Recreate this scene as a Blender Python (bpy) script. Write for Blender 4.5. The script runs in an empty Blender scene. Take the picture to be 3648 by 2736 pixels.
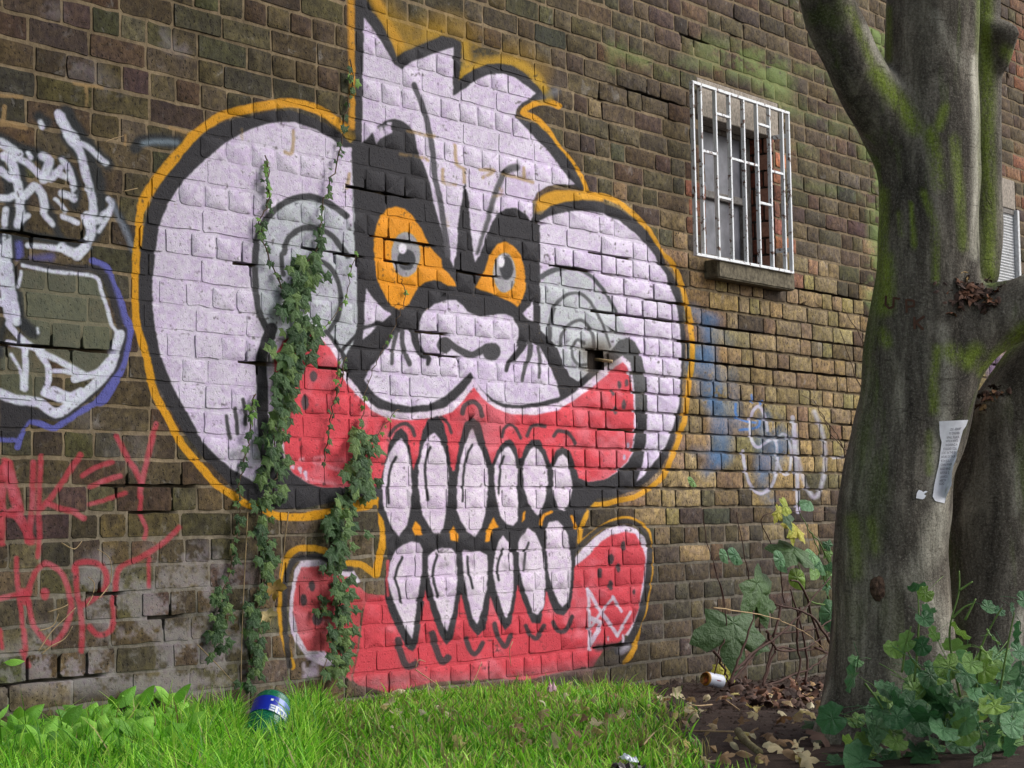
import bpy, bmesh, math, random
import numpy as np
from mathutils import Vector, Matrix, noise as mnoise
from mathutils.bvhtree import BVHTree

random.seed(7)
rng = np.random.default_rng(7)
sc = bpy.context.scene
COL = sc.collection

# ---------------------------------------------------------------- camera
PW, PH, F = 3648.0, 2736.0, 7850.0          # photograph size and focal length in its pixels
CAM = np.array([-6.0, -4.457, 0.60])         # wall face is the plane y = 0, x runs along it, z is up
_c = np.array([(7000 - PW / 2) / F, (1765 - PH / 2) / F, 1.0]); _c /= np.linalg.norm(_c)
_d = np.array([0.02, 1.0, -(_c[0] * 0.02 + _c[1]) / _c[2]]); _d /= np.linalg.norm(_d)
RM = np.stack([_c, np.cross(-_d, _c), -_d], 1)   # world -> camera (x right, y down, z forward)
cam = bpy.data.cameras.new("camera"); camo = bpy.data.objects.new("camera", cam); COL.objects.link(camo)
cam.lens = F / PW * 36.0; cam.sensor_width = 36.0; cam.clip_start = 0.1; cam.clip_end = 500
M = Matrix.Identity(4)
for i in range(3):
    M[i][0] = RM[0, i]; M[i][1] = -RM[1, i]; M[i][2] = -RM[2, i]; M[i][3] = CAM[i]
camo.matrix_world = M
sc.camera = camo

# ---------------------------------------------------------------- light
SUN_DIR = Vector((0.62, -0.78, 0.80)).normalized()      # towards the sun
w = bpy.data.worlds.new("World"); sc.world = w; w.use_nodes = True
wn = w.node_tree.nodes; wn.clear()
sky = wn.new("ShaderNodeTexSky"); sky.sky_type = 'NISHITA'; sky.sun_disc = False
sky.sun_elevation = math.asin(SUN_DIR.z); sky.sun_rotation = math.atan2(SUN_DIR.x, SUN_DIR.y)
sky.air_density = 1.0; sky.dust_density = 2.5; sky.ozone_density = 1.5
bg = wn.new("ShaderNodeBackground"); bg.inputs[1].default_value = 0.11
wo = wn.new("ShaderNodeOutputWorld")
hs = wn.new('ShaderNodeHueSaturation'); hs.inputs['Saturation'].default_value = 0.45     # overcast: the same sky, greyer
w.node_tree.links.new(sky.outputs[0], hs.inputs['Color']); w.node_tree.links.new(hs.outputs[0], bg.inputs[0]); w.node_tree.links.new(bg.outputs[0], wo.inputs[0])
sl = bpy.data.lights.new("sun", 'SUN'); sl.energy = 1.35; sl.angle = math.radians(55); sl.color = (1.0, 0.97, 0.93)
so = bpy.data.objects.new("sun", sl); COL.objects.link(so)
so.rotation_euler = SUN_DIR.to_track_quat('Z', 'Y').to_euler()
sc.view_settings.view_transform = 'Standard'; sc.view_settings.look = 'None'
sc.view_settings.gamma = 1.0; sc.view_settings.exposure = 0.90
sc.view_settings.use_curve_mapping = False

# ---------------------------------------------------------------- helpers
def ray(px, py):
    return RM.T @ np.array([(px - PW / 2) / F, (py - PH / 2) / F, 1.0])
def onY(px, py, Y=0.0):
    r = ray(px, py); return CAM + r * ((Y - CAM[1]) / r[1])
def atD(px, py, dep):
    return CAM + ray(px, py) * dep
def gz(x, y=0.0):
    return 0.035 - 0.045 * max(0.0, x + 0.12) + 0.012 * mnoise.noise(Vector((x * 1.7, y * 1.7, 0)))
def onG(px, py):
    r = ray(px, py); t = 5.0
    for _ in range(12):
        p = CAM + r * t; t = (gz(p[0], p[1]) - CAM[2]) / r[2]
        t = min(max(t, 2.0), 30.0)
    return CAM + r * t
VS = PW / 2212.0
ZS = 1216.0 / 2212.0
OFF = {'V': (0, 0, VS), 'A': (0, 0, ZS), 'B': (1216, 0, ZS), 'C': (2432, 0, ZS), 'D': (0, 912, ZS), 'E': (1216, 912, ZS), 'F': (2432, 912, ZS),
       'G': (0, 1824, ZS), 'H': (1216, 1824, ZS), 'I': (2432, 1824, ZS), 'L': (0, 380, 560 / 2212.0)}
def T(s):
    out = []; o = OFF['V']
    for t in s.split():
        if t[0] in OFF: o = OFF[t[0]]; t = t[1:]
        a, b = t.split(','); out.append((o[0] + float(a) * o[2], o[1] + float(b) * o[2]))
    return np.array(out)
def lin(c):
    c = np.asarray(c, float) / 255.0
    return np.where(c <= 0.04045, c / 12.92, ((c + 0.055) / 1.055) ** 2.4)
def tag(o, label=None, cat=None, group=None, kind=None):
    if label: o['label'] = label
    if cat: o['category'] = cat
    if group: o['group'] = group
    if kind: o['kind'] = kind
    return o
def empty(name, loc=(0, 0, 0)):
    o = bpy.data.objects.new(name, None); o.location = loc; o.empty_display_size = 0.1; COL.objects.link(o); return o
def link(name, me, mat=None, parent=None):
    if mat is not None and not me.materials: me.materials.append(mat)
    o = bpy.data.objects.new(name, me); COL.objects.link(o)
    if parent is not None:
        o.parent = parent; o.matrix_parent_inverse = Matrix.Translation(-parent.location)
    return o
def mesh(name, V, Fc, smooth=False):
    me = bpy.data.meshes.new(name); me.from_pydata([tuple(map(float, v)) for v in V], [], [tuple(map(int, f)) for f in Fc])
    if smooth: me.polygons.foreach_set('use_smooth', [True] * len(me.polygons))
    me.update(); return me
def mesh_np(name, V, Tq, k, smooth=False):
    """V (n,3); Tq (m,k) faces of k corners"""
    me = bpy.data.meshes.new(name); V = np.ascontiguousarray(V, np.float32); Tq = np.ascontiguousarray(Tq, np.int32)
    me.vertices.add(len(V)); me.vertices.foreach_set('co', V.ravel())
    me.loops.add(Tq.size); me.loops.foreach_set('vertex_index', Tq.ravel())
    me.polygons.add(len(Tq)); me.polygons.foreach_set('loop_start', np.arange(len(Tq), dtype=np.int32) * k)
    me.update(calc_edges=True); me.validate()
    if smooth: me.polygons.foreach_set('use_smooth', np.ones(len(me.polygons), bool))
    return me
def color_attr(me, name, C):
    a = me.attributes.new(name, 'FLOAT_COLOR', 'POINT')
    C = np.asarray(C, np.float32)
    if C.shape[1] == 3: C = np.concatenate([C, np.ones((len(C), 1), np.float32)], 1)
    a.data.foreach_set('color', np.ascontiguousarray(C, np.float32).ravel())
def box(V, Fc, lo, hi):
    b = len(V)
    for z in (lo[2], hi[2]):
        for x, y in ((lo[0], lo[1]), (hi[0], lo[1]), (hi[0], hi[1]), (lo[0], hi[1])): V.append((x, y, z))
    for f in ((0, 3, 2, 1), (4, 5, 6, 7), (0, 1, 5, 4), (1, 2, 6, 5), (2, 3, 7, 6), (3, 0, 4, 7)): Fc.append([b + i for i in f])
def boxobj(name, lo, hi, mat, parent, bev=0.0015):
    bm = bmesh.new(); V = []; Fc = []; box(V, Fc, lo, hi)
    vs = [bm.verts.new(v) for v in V]
    for f in Fc: bm.faces.new([vs[i] for i in f])
    if bev: bmesh.ops.bevel(bm, geom=list(bm.edges), offset=bev, segments=1, affect='EDGES')
    me = bpy.data.meshes.new(name); bm.to_mesh(me); bm.free()
    return link(name, me, mat, parent)
def tube(pts, rad, n=7, cap=True):
    """swept tube -> V, F"""
    pts = [Vector(p) for p in pts]; V = []; Fc = []
    if not hasattr(rad, '__len__'): rad = [rad] * len(pts)
    up = Vector((0.31, 0.2, 0.93))
    for i, p in enumerate(pts):
        d = (pts[min(i + 1, len(pts) - 1)] - pts[max(i - 1, 0)]).normalized()
        if abs(d.dot(up)) > 0.97: up = Vector((1, 0.1, 0)).normalized()
        a = d.cross(up).normalized(); b = d.cross(a)
        for k in range(n):
            t = 2 * math.pi * k / n; V.append(p + (a * math.cos(t) + b * math.sin(t)) * rad[i])
    for i in range(len(pts) - 1):
        for k in range(n):
            Fc.append((i * n + k, i * n + (k + 1) % n, (i + 1) * n + (k + 1) % n, (i + 1) * n + k))
    if cap:
        Fc.append(tuple(range(n))[::-1]); Fc.append(tuple((len(pts) - 1) * n + k for k in range(n)))
    return V, Fc
def joinVF(parts):
    V = []; Fc = []
    for v, f in parts:
        b = len(V); V += list(v); Fc += [[i + b for i in q] for q in f]
    return V, Fc
def smoothpath(P, n=4):
    P = [Vector(p) for p in P]; out = []
    for i in range(len(P) - 1):
        p0 = P[max(i - 1, 0)]; p1 = P[i]; p2 = P[i + 1]; p3 = P[min(i + 2, len(P) - 1)]
        for k in range(n):
            t = k / n
            out.append(0.5 * ((2 * p1) + (p2 - p0) * t + (2 * p0 - 5 * p1 + 4 * p2 - p3) * t * t + (3 * p1 - p0 - 3 * p2 + p3) * t ** 3))
    out.append(P[-1]); return out

class NT:
    def __init__(s, name):
        s.m = bpy.data.materials.new(name); s.m.use_nodes = True; s.t = s.m.node_tree; s.n = s.t.nodes
        s.b = s.n['Principled BSDF']; s.L = s.t.links.new
    def N(s, typ, **kw):
        n = s.n.new('ShaderNode' + typ)
        for k, v in kw.items():
            if k.startswith('i_'):
                n.inputs[int(k[2:])].default_value = v
            else: setattr(n, k, v)
        return n
    def noise(s, scale, detail=5, rough=0.6, vec=None, dist=0.0):
        n = s.N('TexNoise'); n.inputs['Scale'].default_value = scale; n.inputs['Detail'].default_value = detail
        n.inputs['Roughness'].default_value = rough; n.inputs['Distortion'].default_value = dist
        if vec is not None: s.L(vec, n.inputs['Vector'])
        return n.outputs['Fac']
    def ramp(s, fac, stops):
        r = s.N('ValToRGB'); s.L(fac, r.inputs[0]); e = r.color_ramp.elements
        while len(e) < len(stops): e.new(0.5)
        for el, (p, c) in zip(e, stops): el.position = p; el.color = (*c, 1) if len(c) == 3 else c
        return r.outputs[0]
    def mix(s, fac, a, b, mode='MIX'):
        m = s.N('MixRGB'); m.blend_type = mode
        for i, v in enumerate((fac, a, b)):
            if hasattr(v, 'is_output'): s.L(v, m.inputs[i])
            elif i == 0: m.inputs[0].default_value = v
            else: m.inputs[i].default_value = (*v, 1)
        return m.outputs[0]
    def math(s, op, a, b=None, clamp=False):
        m = s.N('Math'); m.operation = op; m.use_clamp = clamp
        for i, v in enumerate((a, b)):
            if v is None: continue
            if hasattr(v, 'is_output'): s.L(v, m.inputs[i])
            else: m.inputs[i].default_value = v
        return m.outputs[0]
    def scalevec(s, x, y, z, src=None):
        if src is None: src = s.N('NewGeometry').outputs['Position']
        m = s.N('Mapping'); m.inputs['Scale'].default_value = (x, y, z); s.L(src, m.inputs[0]); return m.outputs[0]
    def bump(s, h, strength, dist):
        b = s.N('Bump'); b.inputs['Strength'].default_value = strength; b.inputs['Distance'].default_value = dist
        s.L(h, b.inputs['Height']); s.L(b.outputs[0], s.b.inputs['Normal']); return b
    def base(s, v):
        if hasattr(v, 'is_output'): s.L(v, s.b.inputs['Base Color'])
        else: s.b.inputs['Base Color'].default_value = (*v, 1)
    def rough(s, v):
        if hasattr(v, 'is_output'): s.L(v, s.b.inputs['Roughness'])
        else: s.b.inputs['Roughness'].default_value = v
    def spec(s, v): s.b.inputs['Specular IOR Level'].default_value = v
G3 = lambda v: (v, v, v)

# ---------------------------------------------------------------- the paint on the wall, drawn as flat print
RS = 0.5; PADX, PADY = 60, 140
rw, rh = int(PW * RS) + 2 * PADX, int(PH * RS) + 2 * PADY
paint = np.zeros((rh, rw, 3), np.float32); alph = np.zeros((rh, rw), np.float32)
def _noise2(h, w_, cell, seed):
    r = np.random.default_rng(seed); gh, gw = int(h / cell) + 3, int(w_ / cell) + 3
    g = r.random((gh, gw)).astype(np.float32)
    y = np.arange(h) / cell; x = np.arange(w_) / cell; yi = y.astype(int); xi = x.astype(int)
    fy = (y - yi)[:, None]; fx = (x - xi)[None]; fy = fy * fy * (3 - 2 * fy); fx = fx * fx * (3 - 2 * fx)
    a = g[yi][:, xi]; b = g[yi][:, xi + 1]; c = g[yi + 1][:, xi]; d = g[yi + 1][:, xi + 1]
    return (a * (1 - fx) + b * fx) * (1 - fy) + (c * (1 - fx) + d * fx) * fy
nz = 0.5 * _noise2(rh, rw, 40, 1) + 0.3 * _noise2(rh, rw, 13, 2) + 0.2 * _noise2(rh, rw, 4, 3)
nzf = 0.5 * _noise2(rh, rw, 7, 5) + 0.5 * _noise2(rh, rw, 3, 6)
wobx = (_noise2(rh, rw, 9, 8) - 0.5) * 3.0; woby = (_noise2(rh, rw, 9, 9) - 0.5) * 3.0
def _blur(m, k):
    if k < 1: return m
    k = int(k)
    c = np.cumsum(np.pad(m, ((k + 1, k), (0, 0)), mode='edge'), 0); m = (c[2 * k + 1:] - c[:-(2 * k + 1)]) / (2 * k + 1)
    c = np.cumsum(np.pad(m, ((0, 0), (k + 1, k)), mode='edge'), 1); return (c[:, 2 * k + 1:] - c[:, :-(2 * k + 1)]) / (2 * k + 1)
def _comp(y0, y1, x0, x1, m, col, a, spotty=0.0):
    col = np.asarray(col, np.float32) / 255.0; m = m * a
    if spotty > 0: m = m * np.clip((nz[y0:y1, x0:x1] - spotty) * 6 + 0.5, 0, 1)
    P = paint[y0:y1, x0:x1]; A = alph[y0:y1, x0:x1]
    outA = m + A * (1 - m)
    P[:] = np.where(outA[..., None] > 1e-4, (col * m[..., None] + P * (A * (1 - m))[..., None]) / np.maximum(outA, 1e-4)[..., None], P)
    A[:] = outA
def _win(pts, pad):
    x0 = int(max(0, pts[:, 0].min() - pad)); x1 = int(min(rw, pts[:, 0].max() + pad + 1))
    y0 = int(max(0, pts[:, 1].min() - pad)); y1 = int(min(rh, pts[:, 1].max() + pad + 1))
    return y0, y1, x0, x1
def rp(s):
    p = T(s) if isinstance(s, str) else np.asarray(s, float)
    return p * RS + np.array([PADX, PADY])
def smoothp(p, closed, n=5):
    m = len(p); out = []
    rngi = range(m if closed else m - 1)
    for i in rngi:
        if closed: q = [p[(i - 1) % m], p[i], p[(i + 1) % m], p[(i + 2) % m]]
        else: q = [p[max(i - 1, 0)], p[i], p[i + 1], p[min(i + 2, m - 1)]]
        # centripetal-ish: fall back to straight at sharp corners
        for k in range(n):
            t = k / n
            out.append(0.5 * ((2 * q[1]) + (q[2] - q[0]) * t + (2 * q[0] - 5 * q[1] + 4 * q[2] - q[3]) * t * t + (3 * q[1] - q[0] - 3 * q[2] + q[3]) * t ** 3))
    if not closed: out.append(p[-1])
    return np.array(out)
def poly(s, col, a=1.0, blur=1, sm=False, spotty=0.0):
    p = rp(s)
    if sm: p = smoothp(p, True)
    y0, y1, x0, x1 = _win(p, 3 + 2 * blur)
    if x1 <= x0 or y1 <= y0: return
    X = np.arange(x0, x1)[None] + wobx[y0:y1, x0:x1] * .5; Y = np.arange(y0, y1)[:, None] + woby[y0:y1, x0:x1] * .5
    ins = np.zeros((y1 - y0, x1 - x0), bool)
    for i in range(len(p)):
        (ax, ay), (bx, by) = p[i], p[(i + 1) % len(p)]
        if ay == by: continue
        lo = int(max(0, min(ay, by) - y0 - 4)); hi = int(min(y1 - y0, max(ay, by) - y0 + 5))
        if hi <= lo: continue
        Yl = Y[lo:hi]; c = ((Yl < ay) != (Yl < by)) & (X[lo:hi] < (bx - ax) * (Yl - ay) / (by - ay) + ax)
        ins[lo:hi] ^= c
    _comp(y0, y1, x0, x1, _blur(ins.astype(np.float32), blur), col, a, spotty)
def stroke(s, wd, col, a=1.0, soft=1.2, sm=True, wd2=None, spotty=0.0):
    """wd in photograph pixels; wd2 = width at the end"""
    p = rp(s)
    if sm and len(p) > 2: p = smoothp(p, False, 4)
    w0 = wd * RS / 2; w1 = w0 if wd2 is None else wd2 * RS / 2
    y0, y1, x0, x1 = _win(p, max(w0, w1) + 3 + 3 * soft)
    if x1 <= x0 or y1 <= y0: return
    best = np.full((y1 - y0, x1 - x0), 1e9, np.float32); n = len(p) - 1
    for i in range(n):
        a0, b0 = p[i], p[i + 1]; rr = max(w0, w1) + 3 + 3 * soft
        xa = int(max(x0, min(a0[0], b0[0]) - rr)); xb = int(min(x1, max(a0[0], b0[0]) + rr + 1))
        ya = int(max(y0, min(a0[1], b0[1]) - rr)); yb = int(min(y1, max(a0[1], b0[1]) + rr + 1))
        if xb <= xa or yb <= ya: continue
        X = np.arange(xa, xb)[None] + wobx[ya:yb, xa:xb] * .5; Y = np.arange(ya, yb)[:, None] + woby[ya:yb, xa:xb] * .5
        d = b0 - a0; L2 = max(float(d @ d), 1e-6)
        t = np.clip(((X - a0[0]) * d[0] + (Y - a0[1]) * d[1]) / L2, 0, 1)
        wl = w0 + (w1 - w0) * (i + t) / n
        dist = np.hypot(X - a0[0] - t * d[0], Y - a0[1] - t * d[1]) - wl
        B = best[ya - y0:yb - y0, xa - x0:xb - x0]; np.minimum(B, dist, out=B)
    _comp(y0, y1, x0, x1, np.clip(0.5 - best / (2 * soft), 0, 1), col, a, spotty)
def ell(s, rx, ry, col, a=1.0):
    c = T(s)[0]; z = ZS
    poly([(c[0] + rx * z * math.cos(t), c[1] + ry * z * math.sin(t)) for t in np.linspace(0, 2 * math.pi, 24, endpoint=False)], col, a)

BLK = (42, 40, 45); WHT = (216, 208, 223); ORG = (224, 144, 18); RIM = (212, 148, 8); RED = (208, 66, 78); GRY = (188, 194, 197); YEL = (178, 138, 22)
GRN = (112, 134, 66)
# moss and damp on the brickwork (grows there, below the paint)
for s, wd, a in (("C150,330 500,430 640,640", 90, .38), ("C420,430 620,520", 110, .38), ("B1760,230 1810,330 1900,380 2212,480", 26, .5), ("B1740,300 1760,440", 22, .4),
                 ("C0,400 300,460", 40, .25), ("C550,360 900,480 1250,560", 40, .28), ("C700,720 1000,780 1270,830", 30, .3),
                 ("C1280,0 1290,330", 80, .7), ("C1215,0 1230,200", 60, .5), ("C1255,760 1265,1000 1262,1400 1258,1659 F1250,0 1240,300", 50, .7), ("C1180,860 1200,1100", 60, .3), ("C900,860 1000,930", 60, .25),
                 ("C160,1350", 10, 0), ("C720,1180 900,1220 1270,1290", 16, .3), ("C700,950 900,980 1270,1080", 16, .3), ("C600,0 900,100 1250,60", 60, .2), ("C1150,120 1290,160", 90, .3),
                 ("C1000,600 1250,700", 60, .22)):
    if a and len(T(s)) > 1: stroke(s, wd, GRN, a, soft=12, spotty=0.45)
for s, wd, a in (("G700,500 900,640 1400,700", 260, .42), ("G300,900 900,1050 1500,1000", 170, .42), ("G1100,300 1500,400", 160, .36), ("G0,1000 500,1050", 160, .3), ("D560,1000 900,1300", 120, .14), ("A400,430 600,470 740,640", 60, .25),
                 ("A1050,230 1100,290 1190,320", 22, .45), ("A290,60 380,80", 40, .3), ("G1950,950 2050,1000", 80, .4)):
    stroke(s, wd, (168, 164, 162), a, soft=16, spotty=0.5)
# bright lime mortar repairs
for s, wd in (("L0,235 180,250 350,290", 22), ("L60,0 45,200", 16), ("A0,620 140,630", 14), ("A480,540 660,570", 14), ("A555,560 560,700", 12), ("A1100,830 1220,860", 14), ("L1760,400 1760,540", 8)):
    stroke(s, wd, (166, 134, 88), .7, soft=1.5, spotty=.3)

# the left lettering: white with black shadow, blue rim
stroke("D600,30 690,80 725,180 780,300 800,400 835,450 820,560 785,700 710,860 650,940", 24, (92, 94, 170), .95, wd2=40)
stroke("D650,940 500,1020 380,1100 330,1115 190,1070 140,1150 110,1240", 22, (92, 94, 170), .95)
stroke("D0,1190 90,1190", 20, (92, 94, 170), .9); stroke("A110,1560 120,1659", 30, (92, 94, 170), .8, soft=4); stroke("D210,20 330,10", 24, (92, 94, 170), .5, soft=5)
poly("D0,920 90,960 250,1000 330,1030 250,1060 190,1060 150,1110 110,1180 0,1175", BLK, .97)
poly("D140,90 330,110 600,130 670,280 720,430 740,540 730,640 640,740 560,780 330,680 180,570 130,440 100,300", (104, 110, 92), .55, blur=2)
poly("D0,600 60,600 180,600 300,700 320,860 250,940 0,900", (104, 110, 92), .45, blur=2)
stroke("D150,40 400,80 630,90 700,190 745,330 775,450", 26, BLK, .95, soft=3); stroke("D800,480 785,600 740,730 620,870 500,970 380,1045 250,1020 120,960", 26, BLK, .95, soft=2)
for s, wd in (("A430,720 520,880 700,1070", 40), ("A440,880 540,1010 620,1150 630,1300 640,1420 600,1520", 52), ("A0,900 130,970 240,1000 330,1110", 40), ("A0,1060 60,1240 60,1659 D80,100 130,400 220,500", 34),
              ("A120,1040 150,1200 150,1400 120,1520", 30), ("A400,1030 460,1100 500,1200 480,1330", 30), ("A230,1220 320,1350 370,1500 400,1560", 24), ("A0,1510 260,1540 560,1600", 30), ("A720,1320 800,1440 870,1640", 22),
              ("A880,960 940,910 1150,920", 40), ("A250,760 300,800", 34), ("A170,980 210,1020", 28), ("D30,0 60,200 100,400 200,500", 30), ("D0,640 10,500 40,430", 16)):
    stroke(s, wd * 1.15, (30, 34, 38), .95, soft=4)
WB = (224, 230, 240)
for s, wd in (("L820,100 850,200 930,330 990,480 1090,580 1150,720 1190,900 1240,1080 1290,1300 1310,1500", 30), ("L920,400 1100,500 1250,580 1380,700 1490,800", 22), ("L870,120 960,300 1080,440", 22),
              ("L0,500 130,580 260,670", 34), ("L60,700 150,760 220,980 270,1250 280,1500 250,1659", 34), ("L240,730 400,810 530,940 600,1000", 24), ("L600,700 680,760 650,900 620,1020", 34),
              ("L870,750 940,830 990,950 1030,1080 1040,1300 980,1270 860,1220", 24), ("L720,1020 800,920 850,860", 24), ("L760,920 900,980 970,1010", 22), ("L340,1260 430,1160 500,1130 590,1240 630,1450", 30),
              ("L0,900 90,960 150,1010", 30), ("L0,1290 120,1290 180,1260", 26), ("L80,1450 60,1659", 24), ("L280,1620 380,1540", 24), ("L770,1300 840,1360 920,1480", 12), ("L600,1500 690,1600 740,1659", 20),
              ("L880,1550 1000,1600 1090,1640", 18), ("L1230,1620 1400,1600", 30), ("L1430,1520 1520,1460 1560,1380 1510,1300", 20), ("A560,1400 590,1500 560,1580 500,1659", 36), ("A400,1600 480,1640 560,1600", 34),
              ("A640,1500 700,1400 720,1320", 18), ("A20,1530 30,1659 D20,0 50,200 80,390", 56), ("A180,1590 300,1600 420,1620", 20)):
    stroke(s, wd, WB, .9, soft=2, spotty=.22)
stroke("A720,1310 780,1430 860,1620", 20, (150, 158, 176), .6, soft=4); stroke("A930,930 1000,920 1140,925", 22, (140, 158, 172), .7, soft=4)
for s in ("L560,220 600,290", "L400,660 430,720", "D240,470 245,500"): stroke(s, 20 if s[0] == 'L' else 10, WB, .95, soft=2)
for s, wd in (("D145,60 330,100 480,115 620,140 650,220 690,330 720,440 755,500 740,600 720,680", 14), ("D50,440 110,510 180,570 260,620 400,690 560,780", 22), ("D50,560 180,590 270,600", 20), ("D160,600 165,740 160,860", 22),
              ("D250,630 310,720 310,820 280,890", 22), ("D0,890 100,930 250,950 360,1020 480,950 600,850 700,740 750,600 775,510", 36), ("D350,745 430,750 540,780", 16), ("D330,880 350,860 450,900 540,900", 16),
              ("D135,100 120,200", 12), ("D300,890 420,930 520,880", 30), ("D70,640 130,740 140,860", 12), ("D480,800 620,760 700,680", 26), ("D0,300 90,330 110,430", 30)):
    stroke(s, wd, WB, .92, soft=1.5, spotty=.15)

# red writing at lower left
for s, wd in (("D30,1330 60,1480 100,1659 G0,0", 28), ("D50,1340 90,1500 130,1659", 34), ("D10,1380 10,1659 G10,200", 30), ("D215,1340 205,1659 G180,190", 22), ("G80,0 140,60 200,190", 34), ("D265,1300 255,1500 250,1659 G255,150 245,290", 20),
              ("D520,1290 440,1410 380,1500 300,1600 265,1640", 22), ("D300,1600 400,1640 480,1659 G540,40", 22), ("D530,1425 620,1370 725,1335", 18), ("D585,1495 680,1455 775,1425", 20), ("D580,1610 680,1580 810,1535", 16),
              ("D755,1170 820,1300 880,1400 915,1480", 20), ("D1008,1090 975,1230 940,1370 915,1480 905,1560", 20), ("D915,1560 905,1659 G915,40 945,110 935,170", 16),
              ("G105,300 110,450 130,600 150,760 165,920", 18), ("G140,900 185,1000", 16), ("G0,560 70,545 190,520", 20), ("G150,520 160,580", 30),
              ("G290,330 230,390 185,500 190,620 220,740 290,830 350,850 420,760 460,620 440,500 400,400 340,350 290,330", 20), ("G290,520 292,545", 32), ("G490,350 495,500 520,640 530,760 525,900", 20),
              ("G480,380 500,335 580,325 660,350 690,420 675,500 620,550 540,600", 22), ("G1160,100 1080,180 1000,240 900,300 800,345 765,385 750,450 745,520 725,580 735,680 720,760 670,795 620,790 580,745", 20),
              ("G965,300 962,480", 14), ("G0,760 10,880", 14)):
    stroke(s, wd * .95, (176, 52, 66), .82, soft=2.2, spotty=.12)

# right: blue smears and a thin white tag
BLU = (58, 104, 148)
for s, wd, a in (("F60,350 200,420", 40, .45), ("F150,430 175,560 150,660", 50, .6), ("F100,690 170,760 200,900", 90, .55), ("F200,900 240,1060 245,1300", 70, .6), ("F240,1300 160,1400", 40, .45), ("F250,500 300,560", 24, .3),
                 ("F310,760 330,880", 26, .35), ("F560,1060 600,1250 530,1380", 70, .5), ("F500,1100 520,1500 600,1600", 30, .45), ("F690,1180 680,1280 620,1260", 40, .4), ("F340,960 360,1100 390,1120", 30, .5), ("F80,1260 280,1300", 20, .4), ("F60,600 180,650", 40, .35)):
    stroke(s, wd, BLU, a, soft=10, spotty=.3)
for s in ("F445,900 450,950", "F510,940 500,960", "F340,960 345,1040 400,1070 470,1080", "F370,1130 480,1110 500,1060"): stroke(s, 8, (50, 110, 180), .9)
TAG = (186, 188, 196)
stroke("F545,1130 530,1040 495,975 455,1005 435,1090 440,1180 485,1240 560,1195 598,1200 612,1300 600,1420 560,1510 500,1540 440,1490 400,1380 388,1265", 11, TAG, .95)
stroke("F600,1200 640,1155 680,1180 702,1280 690,1400 650,1412 615,1330", 9, TAG, .9)
stroke("F712,1045 720,1200 735,1400 745,1659", 14, TAG, .9); stroke("F722,1090 742,1300 790,1480 850,1565 900,1480 922,1300 900,1130 850,1010", 12, TAG, .75, soft=3)
stroke("F970,1310 1060,1300", 8, TAG, .7)
stroke("F2020,740 2060,690 2150,700 2140,780", 60, (92, 72, 120), .7, soft=6)

# yellow rim spray behind the character
stroke("B200,-60 250,60 330,180 400,250 520,200 700,170 800,230 900,350 1030,370 1150,400 1250,470", 56, YEL, .55, soft=26, spotty=.3)
poly("B170,-60 260,0 300,110 360,200 420,300 360,370 330,290 290,190 240,110 190,0", (196, 142, 20), .95, blur=4)
stroke("B400,310 520,250 650,210", 22, YEL, .7, soft=10); stroke("B300,100 420,180 560,200", 40, YEL, .5, soft=14)
stroke("B800,290 820,420 760,490 840,450 950,400 1100,400 1190,440 1250,490 1300,560 1335,650", 30, YEL, .9, soft=5)
stroke("B60,-60 65,300 75,600 70,820", 24, (196, 136, 18), .95, soft=3); stroke("B0,870 40,890 80,940", 30, YEL, .7, soft=8)
stroke("B1410,690 1330,660 1240,680 1175,730 1260,770 1330,840 1400,950 1460,1020 1520,1100 1560,1170 1585,1240", 21, RIM, .97)
poly("B1580,1240 1480,1232 1380,1235 1300,1265 1262,1310 1260,1375 1320,1365 1400,1330 1500,1305 1600,1295 1700,1305 1690,1262", (205, 148, 24), .97, blur=2)
stroke("B1600,1262 1700,1272 1800,1315 1880,1380 1960,1460 2020,1540 2070,1640 E2120,20 2170,100 2212,230 F30,350 55,500 60,650 42,800 25,950 5,1080 E2205,1100 2180,1200 2130,1330 2080,1430 2000,1500 1900,1560 1780,1588 1680,1610 1580,1605", 19, (205, 146, 20), .97)
stroke("E1580,1600 H1580,20 1560,80 1542,150 1548,200 1620,150 1700,90 1780,52 1860,45 1940,80 1985,140 1998,250 2000,400 1982,520 1960,650 1930,720 1905,850 1870,930 1835,970", 19, (205, 146, 20), .97)
# rim of the left ear
stroke("A2230,830 2120,745 2000,690 1860,668 1700,690 1550,720 1420,760 1320,830 1240,890", 32, RIM, .97, soft=2); stroke("A1260,880 1190,960 1120,1040 1060,1110 1000,1190 950,1260 920,1340", 38, RIM, .98, soft=2)
stroke("A930,1290 905,1400 895,1520 880,1659 D880,200 880,400 905,510 940,620 965,750 990,860 1030,950 1080,1040 1130,1140 1190,1240 1260,1320 1330,1400 1400,1480 1490,1540 1580,1600 1700,1640 G1780,20 1900,35 2050,25 2212,-10", 28, RIM, .98)
stroke("G2000,20 2212,-10 H60,-20 180,-40 E0,1600 200,1590 250,1600 H262,60 272,160 250,270 225,400", 26, RIM, .98)
stroke("H225,410 120,340 0,330 G2120,260 2000,232 1900,250 1850,320 1830,420 1820,560 1822,700 1850,860 1890,1000", 24, (196, 140, 14), .95)
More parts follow.
